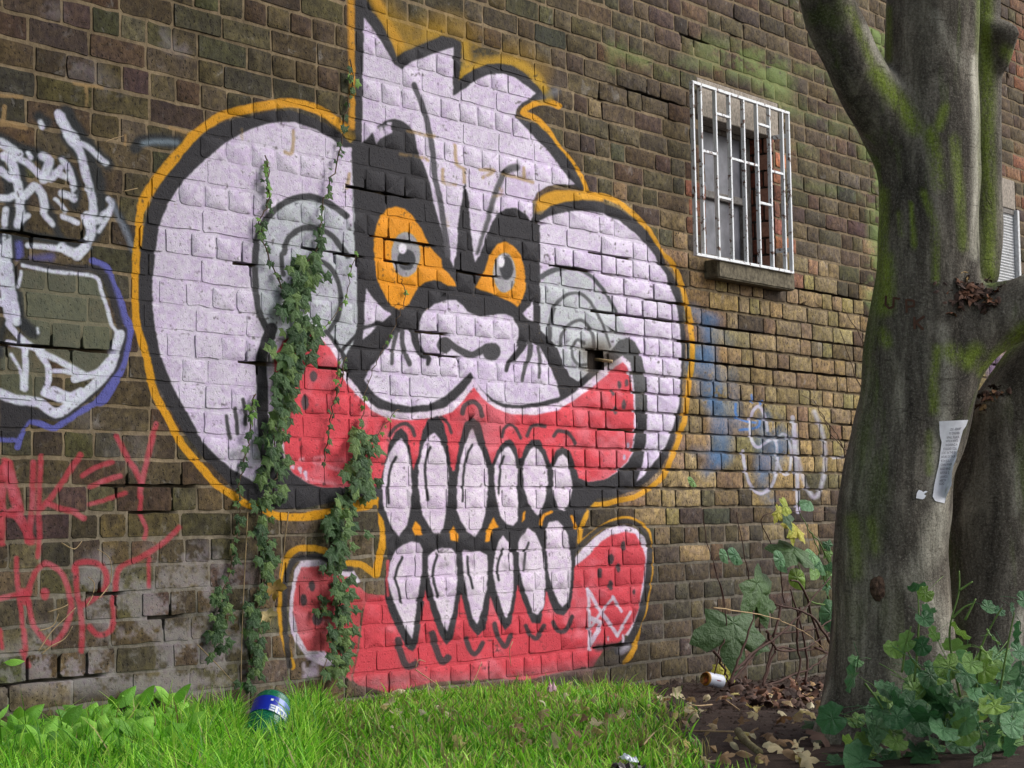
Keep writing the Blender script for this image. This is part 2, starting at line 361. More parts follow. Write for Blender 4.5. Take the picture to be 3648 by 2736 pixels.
# character silhouette in black
poly("A2212,865 2100,798 2000,750 1880,715 1760,720 1650,745 1540,770 1440,795 1350,840 1270,910 1200,990 1120,1090 1040,1190 990,1280 960,1370 930,1480 910,1659 D895,200 905,400 930,500 960,600 985,720 1010,820 1050,900 1100,1000 1150,1090 1220,1190 1300,1290 1380,1370 1450,1440 1530,1530 1620,1590 1700,1625 1800,1640 1950,1640 2100,1610 2212,1585 E150,1560 240,1560 290,1659 H300,300 310,650 H1000,500 1500,300 1530,90 1570,10 E1600,1580 1780,1560 1900,1520 2000,1450 2070,1380 2120,1290 2160,1180 2190,1060 2205,950 2212,750 F20,600 18,500 0,400 E2212,330 2180,200 2140,110 2100,60 B2080,1659 2040,1590 1980,1500 1900,1420 1800,1350 1680,1310 1560,1300 1450,1310 1350,1340 1285,1395 1235,1380 1240,1300 1270,1240 1330,1200 1400,1185 1480,1190 1570,1235 1560,1200 1520,1110 1470,1030 1400,950 1330,860 1250,800 1140,765 1125,720 1150,690 1230,650 1320,645 1300,600 1230,520 1170,465 1100,425 1020,412 940,420 860,450 800,490 760,525 770,430 775,275 720,250 650,235 600,255 540,280 470,310 400,340 360,375 330,300 300,230 255,150 200,80 165,0 160,-80 90,-80 90,900 60,930", BLK)
stroke("B1300,640 1390,590", 26, (100, 100, 104), .7, soft=6)
# ear, left
poly("A2230,960 2150,900 2050,842 1900,790 1760,795 1640,830 1540,880 1450,930 1380,990 1290,1070 1200,1160 1130,1250 1080,1340 1040,1430 1015,1530 1000,1659 D985,200 990,350 1010,500 1030,620 1070,740 1130,870 1190,980 1250,1090 1310,1200 1400,1300 1500,1380 1600,1440 1700,1500 1780,1515 1800,600 2150,500 E90,440 100,0 B75,1659 65,960", WHT)
poly("B60,940 66,1200 88,1659 E100,100 104,440 60,600 20,700 0,720 D2130,520 1760,520 1700,440 1660,300 1650,100 1645,0 A1660,1580 1690,1470 1750,1380 1850,1310 1950,1280 2060,1300 2150,1340 2212,1370 B30,1390 85,1440", GRY)
poly("B20,960 62,955 70,1480 30,1400 0,1385 A2212,1370 2150,1340 2180,960", WHT)
stroke("B30,1400 0,1375 A2150,1330 2080,1295 1990,1275 1900,1290 1820,1330 1750,1390 1695,1470 1665,1560 1652,1659 D1650,100 1655,200 1675,350 1715,450 1760,530", 23, (58, 58, 62))
stroke("A1840,1640 1860,1560 1910,1505 1980,1478 2060,1485 2140,1520 2200,1590 2250,1659", 20, (62, 62, 66)); stroke("A1840,1640 D1822,0 1835,120", 17, (62, 62, 66))
stroke("D2040,30 2100,45 2150,90 2185,150 2205,250 2200,350 2165,440 2120,500", 17, (62, 62, 66))
stroke("D1760,470 1720,570 1690,700 1700,850 1700,1000 1712,1200 1740,1380 1790,1500 1900,1560", 40, BLK)
stroke("D2110,490 2180,580 2240,680", 17, (58, 58, 62)); stroke("E30,740 50,650 110,570 200,490 260,440", 26, BLK); stroke("E0,620 40,570 100,500", 12, BLK)
for s in ("D1465,1040 1475,1120 1492,1180", "D1522,990 1530,1070 1538,1150", "D1572,930 1588,1010 1590,1090"): stroke(s, 13, (66, 64, 68))
stroke("A1700,1470 1720,1659", 0.1, BLK, 0)
# head white
poly("B145,115 190,170 240,240 290,325 345,420 390,447 460,400 560,360 650,330 725,308 724,450 722,622 800,572 880,515 960,482 1040,475 1120,500 1190,550 1262,605 1220,640 1170,665 1132,710 1130,762 1190,825 1260,900 1330,965 1390,1045 1440,1120 1512,1195 1400,1195 1330,1210 1265,1250 1238,1310 1238,1400 1225,1440 1190,1385 1130,1350 1070,1352 1020,1380 975,1440 930,1560 895,1659 E885,10 868,45 855,0 B850,1600 832,1450 825,1300 800,1180 770,1350 755,1450 745,1659 E735,20 722,75 700,0 B680,1600 650,1500 620,1390 590,1290 570,1180 540,1090 505,1010 485,950 475,870 440,820 400,790 345,770 290,780 235,820 200,860 130,930 138,600 142,300", WHT)
poly("B200,860 215,830 300,790 330,790 320,820 330,860 250,900 225,940", WHT, .9, spotty=.35)
stroke("B470,550 505,640 545,750 570,860 592,1000 605,1150 645,1330 690,1659", 19, (74, 72, 78), .95, wd2=20)
stroke("B1130,1085 1080,1100 1030,1170 985,1290 950,1420 905,1560 880,1640", 26, (78, 76, 80), .93, soft=2, wd2=12)
for s in ("B735,940 745,1060 790,1100 795,1180", "B900,1100 990,1110 915,1150", "B1050,1130 1190,1165 1240,1180", "B1180,1090 1185,1150", "B1030,1220 1040,1260 990,1275", "B380,1000 520,1020 560,1040", "B655,1100 660,1180 740,1200", "B430,850 600,885", "A1900,850 1890,990 1845,985", "A1565,840 1565,900", "B50,1130 35,1220", "B680,1400 690,1460", "E560,350 640,360"):
    stroke(s, 12, (150, 116, 62), .6, soft=1.6, spotty=.44)
# right ear
poly("B1285,1430 1350,1400 1450,1375 1560,1365 1680,1380 1800,1430 1900,1510 1980,1590 2030,1659 E2050,50 2100,120 2125,200 2165,300 2192,450 2203,600 2200,750 2190,950 2150,1100 2100,1230 2040,1320 1960,1420 1910,1465 1950,1340 1972,1200 1980,1050 1977,900 1970,780 1950,700 1930,620 1880,545 1800,545 1740,620 1640,700 1590,760 1530,812 1480,780 1440,700 1400,600 1350,540 1290,480", WHT)
poly("E1288,180 1340,120 1420,95 1500,100 1580,130 1650,200 1720,280 1780,360 1830,460 1845,530 1800,560 1740,620 1640,700 1590,760 1530,812 1480,770 1440,700 1400,600 1350,540 1290,480", (190, 196, 197))
poly("E1750,610 1800,545 1850,530 1900,560 1935,640 1965,760 1975,1000 1900,1000 1850,700", (78, 78, 80))
stroke("E1295,135 1360,98 1430,80 1520,85 1600,120 1680,200 1740,290 1780,370", 19, (74, 76, 80), .95, wd2=10)
stroke("E1345,540 1352,430 1380,330 1440,265 1520,240 1590,275 1640,345 1690,440 1720,520 1738,590", 15, (80, 80, 84), .95, wd2=8)
stroke("E1415,575 1430,500 1480,440 1550,415 1600,460 1630,530 1635,610", 12, (80, 80, 84), .92); stroke("E1570,570 1530,545 1498,590 1500,660 1540,705 1600,700", 11, (80, 80, 84), .92)
# face pieces
poly("E160,210 195,262 232,300 270,348 325,377 262,430 225,415 190,445 148,450 146,340", WHT); poly("E135,480 230,452 180,505 132,545", WHT)
poly("E1240,285 1225,320 1170,372 1205,410 1245,428", WHT)
poly("E505,430 530,370 600,310 680,290 740,285 790,325 815,362 900,392 980,382 1060,375 1110,400 1145,460 1150,520 1128,590 1190,560 1225,556 1280,590 1310,640 1350,720 1385,800 1410,880 1412,915 1300,945 1150,968 1050,958 980,930 920,880 870,820 835,752 790,800 720,870 640,930 560,965 450,975 340,960 260,930 190,870 148,800 190,720 250,650 300,590 330,520 395,480 435,480 500,505", WHT)
stroke("E470,470 480,560 525,640 562,660 560,700", 30, BLK, 1, wd2=12); stroke("E395,480 393,560 415,640 440,700", 17, (70, 68, 72)); stroke("E355,500 332,600 326,695", 14, (78, 76, 80))
stroke("E1195,470 1180,560 1130,640 1080,695 1066,745", 30, BLK, 1, wd2=12); stroke("E1220,560 1215,640 1188,720 1168,805", 19, (74, 72, 76), wd2=12); stroke("E1268,590 1283,680 1278,785", 11, (84, 82, 86))
ell("E668,578", 50, 52, (66, 64, 68)); ell("E972,620", 60, 58, (66, 64, 68)); stroke("E690,560 770,615 850,640 940,590", 24, (66, 64, 68))
# eyes
poly("B350,1340 410,1352 460,1400 510,1470 550,1550 575,1600 630,1659 E645,20 655,75 700,120 735,170 742,197 690,195 640,166 590,160 540,172 500,205 470,250 440,310 400,342 370,346 330,330 290,280 250,200 222,120 212,0 B205,1620 210,1540 225,1460 250,1400 300,1352", ORG, sm=False)
ell("B415,1650", 94, 147, (158, 158, 160)); ell("E420,25", 58, 70, (56, 56, 62)); ell("B396,1612", 27, 36, (238, 238, 240))
stroke("B330,1560 510,1590 560,1600", 6, BLK, .8)
poly("B1060,1565 1112,1590 1152,1640 E1165,0 1183,60 1195,150 1186,230 1162,310 1140,332 1090,296 1030,270 960,240 900,220 865,205 895,150 930,90 942,40 955,0 B970,1640 1010,1582", ORG)
ell("E1056,110", 74, 130, (166, 166, 168)); ell("E1070,80", 44, 76, (56, 56, 62)); ell("E1035,35", 21, 40, (238, 238, 240))
# gums, upper
poly("D1742,620 1790,540 1850,500 1950,470 2050,472 2130,530 2200,630 E0,690 40,780 100,850 160,930 230,985 330,1010 440,1016 560,1008 660,985 740,930 800,870 855,790 900,860 960,930 1040,980 1150,988 1300,976 1400,950 1480,908 1540,860 1620,790 1700,730 1780,670 1820,648 1870,690 1888,800 1900,900 1905,1000 1915,1100 1895,1200 1890,1270 1850,1340 1790,1400 1700,1450 1600,1462 1530,1442 1200,1300 200,1500 D2212,1500 2100,1500 2000,1475 1900,1410 1840,1330 1800,1100 1745,900 1735,750", (226, 214, 226))
poly("D1775,650 1830,560 1900,510 1980,500 2060,520 2130,590 2190,690 E0,780 60,860 130,935 200,1005 290,1050 400,1066 500,1060 620,1045 720,1010 790,940 858,850 920,930 1000,990 1100,1026 1250,1032 1400,1002 1500,940 1600,870 1700,790 1780,712 1822,690 1850,720 1872,800 1888,900 1893,1000 1890,1100 1902,1130 1885,1200 1880,1270 1845,1335 1785,1395 1700,1450 1600,1462 1530,1442 1200,1300 200,1500 D2212,1500 2100,1500 2000,1475 1900,1410 1850,1330 1835,1200 1820,1000 1800,900 1775,800", RED)
for s, rx, ry in (("D2030,780", 26, 36), ("D1975,950", 24, 48), ("D1955,630", 20, 42), ("E1800,835", 13, 26), ("E1848,822", 11, 25), ("E1758,885", 13, 20), ("E1828,965", 14, 32), ("E1772,1000", 13, 28), ("D2200,740", 9, 16)): ell(s, rx, ry, (72, 66, 70), .9)
ell("E1856,1228", 10, 20, WHT); ell("E1830,1305", 10, 20, WHT)
for s in ("D1940,1380 1945,1410", "D1975,1405 1983,1450", "D1895,1370 1900,1380"): stroke(s, 16, WHT, .9, wd2=6)
for s in ("D1900,1300 2212,1390", "D1950,1440 2180,1480", "D1950,1320 2100,1300"): stroke(s, 10, (226, 190, 200), .5, soft=3, spotty=.52)
# gums, lower
poly("H1512,300 1560,240 1640,168 1720,110 1830,84 1905,108 1955,160 1985,230 1995,320 1980,420 1965,500 1945,620 1905,720 1870,800 1700,800 1520,600", (214, 204, 216))
poly("G1905,380 1950,310 2080,310 2212,380 H80,380 120,450 40,500 0,520 G2212,1000 2100,1000 1990,950 1900,820 1870,700 1880,560", (206, 196, 208), .95, spotty=.1)
poly("H1512,352 1600,280 1680,192 1750,150 1850,128 1905,145 1945,220 1967,300 1966,400 1940,500 1930,620 1890,720 1820,820 1760,880 1690,900 1630,1000 1450,1030 1300,1062 1200,1090 1000,1080 800,1090 600,1100 500,1122 400,1150 300,1172 230,1150 100,1120 70,1090 110,900 130,740 150,600 170,540 280,540 300,470 600,400 1000,400 1500,400", (200, 62, 74))
poly("H270,540 170,560 130,640 100,900 60,1100 G2100,900 1990,900 1930,780 1900,650 1900,560 1925,420 1950,360 2060,350 2212,420 H60,420 100,480 170,530", (178, 60, 66), .92, spotty=.12)
poly("G1960,950 2050,950 2060,1060 1960,1080", (196, 184, 196), .8, blur=3, spotty=.3)
stroke("H150,1120 500,1090 1100,1060 1400,1020 1600,1010", 28, (150, 104, 108), .6, soft=10, spotty=.35)
stroke("H420,960 480,1040 300,1100 120,1110", 40, (110, 84, 84), .35, soft=14)
stroke("G1875,1000 1850,800 1842,600 1852,430 1890,330 1960,295 2090,295 2212,360 H60,370", 20, BLK, .95, spotty=.08)
stroke("H1500,270 1560,205 1640,135 1720,85 1830,58 1920,80 1975,150 2000,250", 16, BLK, .9); stroke("H1995,250 1988,420 1965,540 1945,650 1905,760 1850,850 1790,900", 20, BLK, .95, wd2=28)
stroke("H1660,880 1800,870 1860,860", 24, (46, 42, 44), .9, soft=4); stroke("H1650,980 1800,970", 36, (70, 62, 62), .6, soft=8); stroke("H1810,900 1850,870", 22, WHT, .6, soft=4)
for s, rx, ry in (("H1825,220", 16, 32), ("H1745,306", 17, 35), ("H1793,360", 14, 30), ("H1675,395", 15, 33), ("H1743,476", 17, 34), ("H1892,520", 9, 18), ("G2055,690", 32, 44), ("G2020,480", 20, 36), ("G1965,570", 20, 40)): ell(s, rx, ry, (52, 48, 52), .9)
for s, wd in (("H1595,500 1605,690 1607,890", 12), ("H1595,505 1655,610 1720,700 1785,800", 14), ("H1612,750 1690,640 1760,555", 10), ("H1755,550 1815,645", 11), ("H1872,650 1785,800", 11), ("H1615,690 1680,715 1660,770 1610,850", 18), ("H1725,810 1727,830", 6), ("H1822,800 1822,850", 8)):
    stroke(s, wd, (210, 200, 212), .95, sm=False)
# teeth: black mass, drops, white teeth, marks
poly("E235,1659 245,1500 280,1350 310,1220 350,1140 385,1115 420,1150 445,1250 465,1390 500,1280 520,1140 560,1060 620,1035 660,1080 682,1180 700,1300 725,1430 745,1330 770,1180 800,1080 850,1050 900,1080 922,1180 950,1270 975,1350 1010,1260 1060,1195 1095,1190 1130,1230 1155,1340 1190,1240 1230,1190 1280,1190 1320,1260 1350,1350 1390,1260 1440,1235 1480,1270 1512,1360 1535,1440 1600,1470 1700,1462 1800,1405 H1570,10 1535,100 1515,200 1510,300 1500,500 1480,620 1440,672 1390,662 1350,590 1330,500 1310,620 1290,722 1230,717 1200,640 1170,560 1145,470 1120,600 1100,720 1060,767 1020,700 990,620 965,545 950,660 930,760 880,802 830,740 800,640 775,525 760,600 745,700 720,822 680,862 640,800 600,700 570,600 545,495 530,600 510,740 490,862 460,905 430,890 390,820 350,740 310,650 285,560 280,450 300,330 290,200 275,60", BLK)
stroke("H300,320 295,450 300,540", 10, (200, 60, 70), .8)
for s in ("H480,55 510,90 525,150 480,155 455,112", "H725,88 760,150 755,195 703,182 700,130", "H985,35 1020,100 982,112 960,190 930,196 938,120", "H1165,70 1172,10 1190,-10 1185,50"): poly(s, ORG)
stroke("H1290,80 1305,25 1355,0", 11, ORG); stroke("H1488,30 1520,105", 11, ORG)
TW = (222, 211, 223)
for s in ("E390,1180 430,1250 450,1350 456,1500 450,1620 H440,20 420,90 370,160 330,110 300,40 285,0 E268,1600 265,1500 275,1380 310,1280 350,1210",
          "E600,1145 640,1190 680,1300 695,1420 690,1540 680,1630 H672,30 660,100 635,142 600,140 560,80 522,20 E505,1560 495,1450 500,1350 530,1230 570,1160",
          "E850,1118 880,1200 920,1290 945,1380 950,1500 940,1600 H930,30 900,120 865,162 820,130 770,60 750,0 E745,1560 750,1450 770,1330 800,1220 830,1140",
          "E1090,1235 1120,1290 1140,1380 1135,1480 1145,1600 H1140,60 1110,92 1070,80 1030,30 E1000,1560 985,1450 990,1370 1020,1290 1060,1245",
          "E1255,1235 1300,1290 1332,1380 1335,1480 1320,1580 1292,1650 H1290,10 1270,22 1250,5 E1210,1600 1180,1500 1170,1400 1190,1310 1225,1250",
          "E1430,1285 1465,1320 1482,1400 1497,1500 1480,1590 1440,1655 1410,1640 1375,1560 1365,1450 1375,1360 1400,1300",
          "H450,193 500,200 526,240 520,400 500,520 480,650 465,780 455,826 430,780 390,700 350,610 320,530 300,440 312,330 350,250 400,210",
          "H650,233 710,235 745,270 750,400 745,520 720,650 685,777 660,730 620,620 580,490 560,380 560,290 600,250",
          "H790,245 850,258 900,252 945,280 950,400 940,500 910,640 880,727 850,690 820,560 795,430 780,290",
          "H1045,153 1085,200 1110,290 1116,420 1115,520 1090,640 1065,692 1040,630 1000,500 982,390 990,290 1015,190",
          "H1210,103 1260,140 1300,240 1315,350 1322,480 1310,620 1270,667 1240,650 1210,570 1170,450 1150,350 1143,200 1165,160",
          "H1335,68 1390,54 1432,90 1462,150 1480,250 1490,350 1480,500 1465,590 1430,617 1400,580 1370,500 1340,400 1328,250 1325,120"):
    poly(s, TW)
for s, wd in (("E355,1305 322,1360 305,1450 300,1530 305,1600", 9), ("E575,1240 550,1310 540,1400 548,1500 560,1580", 9), ("E850,1225 815,1290 790,1400 785,1500 785,1590", 8), ("E1052,1300 1030,1360 1020,1450 1018,1540", 8),
              ("H395,292 360,370 350,440 370,510 386,588", 9), ("H620,278 595,360 595,440 610,500 626,548", 9), ("H815,290 820,370 835,430 850,492", 8), ("H1045,240 1020,310 1010,380 1020,442", 8), ("H1210,200 1190,270 1180,380", 8)):
    stroke(s, wd, BLK)
for s, wd in (("E310,1165 350,1110 410,1088 455,1115 472,1165", 13), ("E640,1045 685,1080 712,1145", 10), ("E785,1020 800,970 850,945 890,975 910,1035", 17), ("E1038,1170 1050,1120 1090,1095 1130,1120 1160,1180", 11), ("E1200,1165 1225,1115 1270,1095 1322,1105", 12),
              ("E1375,1165 1400,1135 1450,1140 1490,1175 1512,1215", 13), ("H368,830 385,920 425,1000 480,985", 24), ("H592,790 610,880 650,970 690,945", 24), ("H808,820 830,890 868,920 915,850", 17), ("H990,725 1010,800 1058,870 1098,800", 17),
              ("H1193,738 1220,790 1262,818 1312,735", 15), ("H1372,715 1405,768 1450,770 1495,680", 15)):
    stroke(s, wd, (58, 50, 54), .93)
stroke("E860,1060 870,1110", 60, (90, 56, 56), .5, soft=18)
stroke("E1600,620 1680,600 1740,680", 50, (70, 58, 48), .8, soft=12); stroke("E1600,740 1660,760", 30, (90, 76, 60), .5, soft=10)
for s in ("H1180,150 1210,230", "H1170,300 1190,370", "H1420,480 1460,420 1450,520", "H640,350 680,340", "H840,300 850,340", "H1060,350 1080,380"): stroke(s, 14, (120, 112, 118), .6, soft=5, spotty=.4)
rm = (paint[..., 0] - paint[..., 1] > .3) & (paint[..., 2] > .15)
fade = np.clip((_noise2(rh, rw, 55, 31) * .6 + _noise2(rh, rw, 12, 32) * .4 - .45) * 1.6, 0, .42) * rm
paint = paint * (1 - fade[..., None]) + np.float32([.86, .55, .60]) * fade[..., None]
wm_ = (paint.min(-1) > .6)
tint = (np.clip((_noise2(rh, rw, 70, 41) * .5 + _noise2(rh, rw, 6, 42) * .5 - .5) * .5, -.12, .12) * wm_)[..., None]
paint = np.clip(paint * (1 - np.abs(tint) * np.float32([.5, .9, .3])), 0, 1)
# dirt and worn spots all over the paintwork
grime = np.clip((nzf - 0.735) * 9, 0, 1) * np.clip((nz - 0.35) * 3, 0, 1) * (alph > 0.5)
paint = paint * (1 - 0.62 * grime[..., None]) + np.float32([.16, .14, .13]) * (0.62 * grime[..., None])
paint *= (0.92 + 0.14 * nz)[..., None]

# resample the drawing into the wall plane (x, z in metres)
TX0, TX1, TZ0, TZ1, TR = -1.95, 6.40, -0.15, 3.05, 0.0024
tw, th = int((TX1 - TX0) / TR), int((TZ1 - TZ0) / TR)
gx = TX0 + (np.arange(tw) + .5) * TR; gzv = TZ0 + (np.arange(th) + .5) * TR
rx_ = gx[None, :] - CAM[0]; rz_ = gzv[:, None] - CAM[2]; ry_ = -CAM[1]
cz = RM[2, 0] * rx_ + RM[2, 1] * ry_ + RM[2, 2] * rz_
ix = ((RM[0, 0] * rx_ + RM[0, 1] * ry_ + RM[0, 2] * rz_) / cz * F + PW / 2) * RS + PADX
iy = ((RM[1, 0] * rx_ + RM[1, 1] * ry_ + RM[1, 2] * rz_) / cz * F + PH / 2) * RS + PADY
ok = (ix > 1) & (ix < rw - 3) & (iy > 1) & (iy < rh - 3)
ix = np.clip(ix, 0, rw - 2.01).astype(np.float32); iy = np.clip(iy, 0, rh - 2.01).astype(np.float32)
xi = ix.astype(np.int32); yi = iy.astype(np.int32); fx = ix - xi; fy = iy - yi
tex = np.empty((th, tw, 4), np.float32)
for ch in range(4):
    S = paint[..., ch] if ch < 3 else alph
    tex[..., ch] = (S[yi, xi] * (1 - fx) + S[yi, xi + 1] * fx) * (1 - fy) + (S[yi + 1, xi] * (1 - fx) + S[yi + 1, xi + 1] * fx) * fy
tex[..., 3] *= ok
np.clip(tex, 0, 1, out=tex)
img = bpy.data.images.new("wall_paint", tw, th, alpha=True, float_buffer=False)
img.alpha_mode = 'CHANNEL_PACKED'
img.pixels.foreach_set(tex.ravel()); img.update(); img.pack()
del tex, ix, iy, xi, yi, fx, fy, cz, ok

# ---------------------------------------------------------------- materials
def wall_material(name, mortar):
    m = NT(name); pos = m.N('NewGeometry').outputs['Position']
    at = m.N('Attribute'); at.attribute_name = 'tone'; base = at.outputs['Color']
    n1 = m.noise(38, 6, .7, pos); n2 = m.noise(150, 4, .7, pos); n3 = m.noise(9, 4, .6, pos)
    if not mortar:
        base = m.mix(m.ramp(n1, [(.34, G3(0)), (.68, G3(1))]), m.mix(1.0, base, (.46, .43, .40), 'MULTIPLY'), m.mix(1.0, base, (1.5, 1.44, 1.28), 'MULTIPLY'))
        hue = m.ramp(m.noise(24, 5, .7, m.scalevec(1, 1, 1, pos), .8), [(.36, G3(0)), (.62, G3(1))])
        base = m.mix(hue, m.mix(1.0, base, (.84, .80, .92), 'MULTIPLY'), m.mix(1.0, base, (1.14, 1.07, .86), 'MULTIPLY'))
        blot = m.ramp(m.noise(52, 5, .75, pos, .5), [(.57, G3(0)), (.66, G3(.55))]); base = m.mix(blot, base, m.mix(1.0, base, (.42, .40, .40), 'MULTIPLY'))
        pits = m.ramp(m.noise(95, 3, .5, pos), [(.33, G3(1)), (.40, G3(0))])
        base = m.mix(m.math('MULTIPLY', pits, .85), base, lin((38, 33, 28)))
        stain = m.ramp(m.noise(14, 5, .7, pos, 1.0), [(.60, G3(0)), (.72, G3(1))])
        base = m.mix(m.math('MULTIPLY', stain, .42), base, lin((150, 146, 142)))
    else:
        base = m.mix(m.ramp(n1, [(.35, G3(0)), (.65, G3(1))]), m.mix(1.0, base, (.6, .58, .55), 'MULTIPLY'), m.mix(1.0, base, (1.12, 1.1, 1.05), 'MULTIPLY'))
    base = m.mix(m.ramp(n3, [(.3, G3(.0)), (.65, G3(1))]), m.mix(1.0, base, (.66, .65, .64), 'MULTIPLY'), m.mix(1.0, base, (1.12, 1.12, 1.12), 'MULTIPLY'))
    sp = m.N('SeparateXYZ'); m.L(pos, sp.inputs[0])
    u = m.math('DIVIDE', m.math('SUBTRACT', sp.outputs[0], TX0), TX1 - TX0); v = m.math('DIVIDE', m.math('SUBTRACT', sp.outputs[2], TZ0), TZ1 - TZ0)
    cb = m.N('CombineXYZ'); m.L(u, cb.inputs[0]); m.L(v, cb.inputs[1])
    it = m.N('TexImage'); it.image = img; it.extension = 'CLIP'; it.interpolation = 'Cubic'; m.L(cb.outputs[0], it.inputs[0])
    chips = m.ramp(m.math('ADD', m.math('MULTIPLY', m.noise(210, 3, .6, pos), .6), m.math('MULTIPLY', m.noise(30, 4, .7, pos), .4)), [(.345, G3(0)), (.385, G3(1))])
    al = m.math('MULTIPLY', it.outputs['Alpha'], chips)
    if not mortar:
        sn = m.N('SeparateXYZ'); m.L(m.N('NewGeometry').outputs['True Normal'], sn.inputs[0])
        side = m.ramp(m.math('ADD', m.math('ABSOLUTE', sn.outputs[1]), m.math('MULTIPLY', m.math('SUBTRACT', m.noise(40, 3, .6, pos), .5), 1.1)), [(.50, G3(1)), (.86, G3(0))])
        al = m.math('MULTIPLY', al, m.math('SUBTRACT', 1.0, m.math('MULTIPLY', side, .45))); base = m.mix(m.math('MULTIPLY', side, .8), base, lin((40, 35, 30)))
    if mortar:
        rec = m.math('MULTIPLY', sp.outputs[1], 70.0)   # paint did not reach into deep joints (y > 0 is into the wall)
        al = m.math('MULTIPLY', al, m.math('SUBTRACT', 1.55, rec, True), True)
    col = m.mix(al, base, m.mix(m.ramp(n2, [(.3, G3(0)), (.7, G3(1))]), m.mix(1.0, it.outputs['Color'], (.86, .86, .86), 'MULTIPLY'), it.outputs['Color']))
    m.base(col); m.rough(m.math('SUBTRACT', .92, m.math('MULTIPLY', al, .2))); m.spec(.22)
    h = m.math('ADD', m.math('MULTIPLY', n1, 1.0), m.math('MULTIPLY', n2, .45))
    if not mortar: h = m.math('SUBTRACT', h, m.math('MULTIPLY', pits, .5))
    m.bump(h, .9, .0035)
    return m.m
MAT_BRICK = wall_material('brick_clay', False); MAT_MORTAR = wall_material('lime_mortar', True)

def simple(name, c, rough=.7, spec=.4, var=.25, scale=20, bump=0, bdist=.002, metal=0.0, stretch=None, c2=None, trans=0.0):
    m = NT(name); v = m.scalevec(*(stretch or (1, 1, 1)))
    n = m.noise(scale, 5, .65, v); a = lin(c); b = lin(c2) if c2 is not None else a * (1 - var)
    m.base(m.mix(m.ramp(n, [(.35, G3(0)), (.65, G3(1))]), tuple(b), tuple(a))); m.rough(rough); m.spec(spec)
    m.b.inputs['Metallic'].default_value = metal
    if bump: m.bump(n, bump, bdist)
    if trans: m.b.inputs['Transmission Weight'].default_value = trans
    return m.m
def leafmat(name, c1, c2, c3=None, vein=.25, rough=.45, veins=None):
    """leaf green that varies from leaf to leaf, with a little light coming through"""
    m = NT(name); oi = m.N('ObjectInfo'); stops = [(0, tuple(lin(c1))), (.6, tuple(lin(c2)))]
    if c3: stops.append((.95, tuple(lin(c3))))
    base = m.ramp(oi.outputs['Random'], stops)
    tc = m.N('TexCoord').outputs['Object']
    base = m.mix(m.ramp(m.noise(60, 4, .6, tc), [(.4, G3(0)), (.62, G3(vein))]), base, m.mix(1.0, base, (1.5, 1.45, 1.2), 'MULTIPLY'))
    hh = m.noise(9 if veins else 14, 5, .7, tc)
    if veins:
        k, cy = veins; sx = m.N('SeparateXYZ'); m.L(tc, sx.inputs[0]); an = m.math('ARCTAN2', sx.outputs[0], m.math('SUBTRACT', sx.outputs[1], cy))
        an = m.math('ADD', m.math('MULTIPLY', an, k), m.math('MULTIPLY', m.math('SUBTRACT', m.noise(5, 3, .6, tc), .5), 2.6))
        vv = m.math('ABSOLUTE', m.math('SINE', an)); vl = m.ramp(vv, [(.0, G3(1)), (.16, G3(0))]); vd = m.ramp(vv, [(.10, G3(1)), (.85, G3(0))])
        base = m.mix(m.math('MULTIPLY', vd, .20), base, m.mix(1.0, base, (.5, .55, .5), 'MULTIPLY')); base = m.mix(m.math('MULTIPLY', vl, .16), base, m.mix(1.0, base, (1.9, 1.8, 1.6), 'MULTIPLY')); hh = m.math('ADD', hh, m.math('MULTIPLY', vv, .45))
    m.base(base); m.rough(rough); m.spec(.5)
    m.bump(hh, .9, .012 if veins else .006)
    tr = m.N('BsdfTranslucent'); m.L(base, tr.inputs[0]); mx = m.N('MixShader'); mx.inputs[0].default_value = .22
    out = m.n['Material Output']; m.L(m.b.outputs[0], mx.inputs[1]); m.L(tr.outputs[0], mx.inputs[2]); m.L(mx.outputs[0], out.inputs[0])
    return m.m

# ---------------------------------------------------------------- the brick wall
ZJ0, CH = 1.198, 0.0772            # height of one bed joint, course height
WX0, WX1, WZ0, WZ1 = -2.7, 7.6, -0.55, 3.95
# openings: the barred window, the screened window at far right, two holes
oL = onY(2514, 700)[0]; oR = onY(2756, 700)[0]; oT = onY(2640, 455)[2]; oB = onY(2660, 945)[2]
lintT = onY(2560, 318)[2]
o2L = onY(3440, 800)[0]; o2R = onY(3622, 800)[0]; o2T = onY(3600, 745)[2]; o2B = onY(3600, 1060)[2]
hA = onY(2092, 1243); hB = onY(2150, 1318)
lintT2 = onY(3600, 655)[2]
OPEN = [(oL, oR, oB, oT), (oL - .06, oR + .07, oT, lintT), (o2L, o2R, o2B, o2T), (hA[0], hB[0], hB[2], hA[2]), (o2L, o2R - .01, o2T, lintT2)]
wall = empty('brick_wall', (0, 0, 0))
tag(wall, 'old yellow and brown brick wall painted with a white monkey face baring its teeth', 'wall', kind='thing')

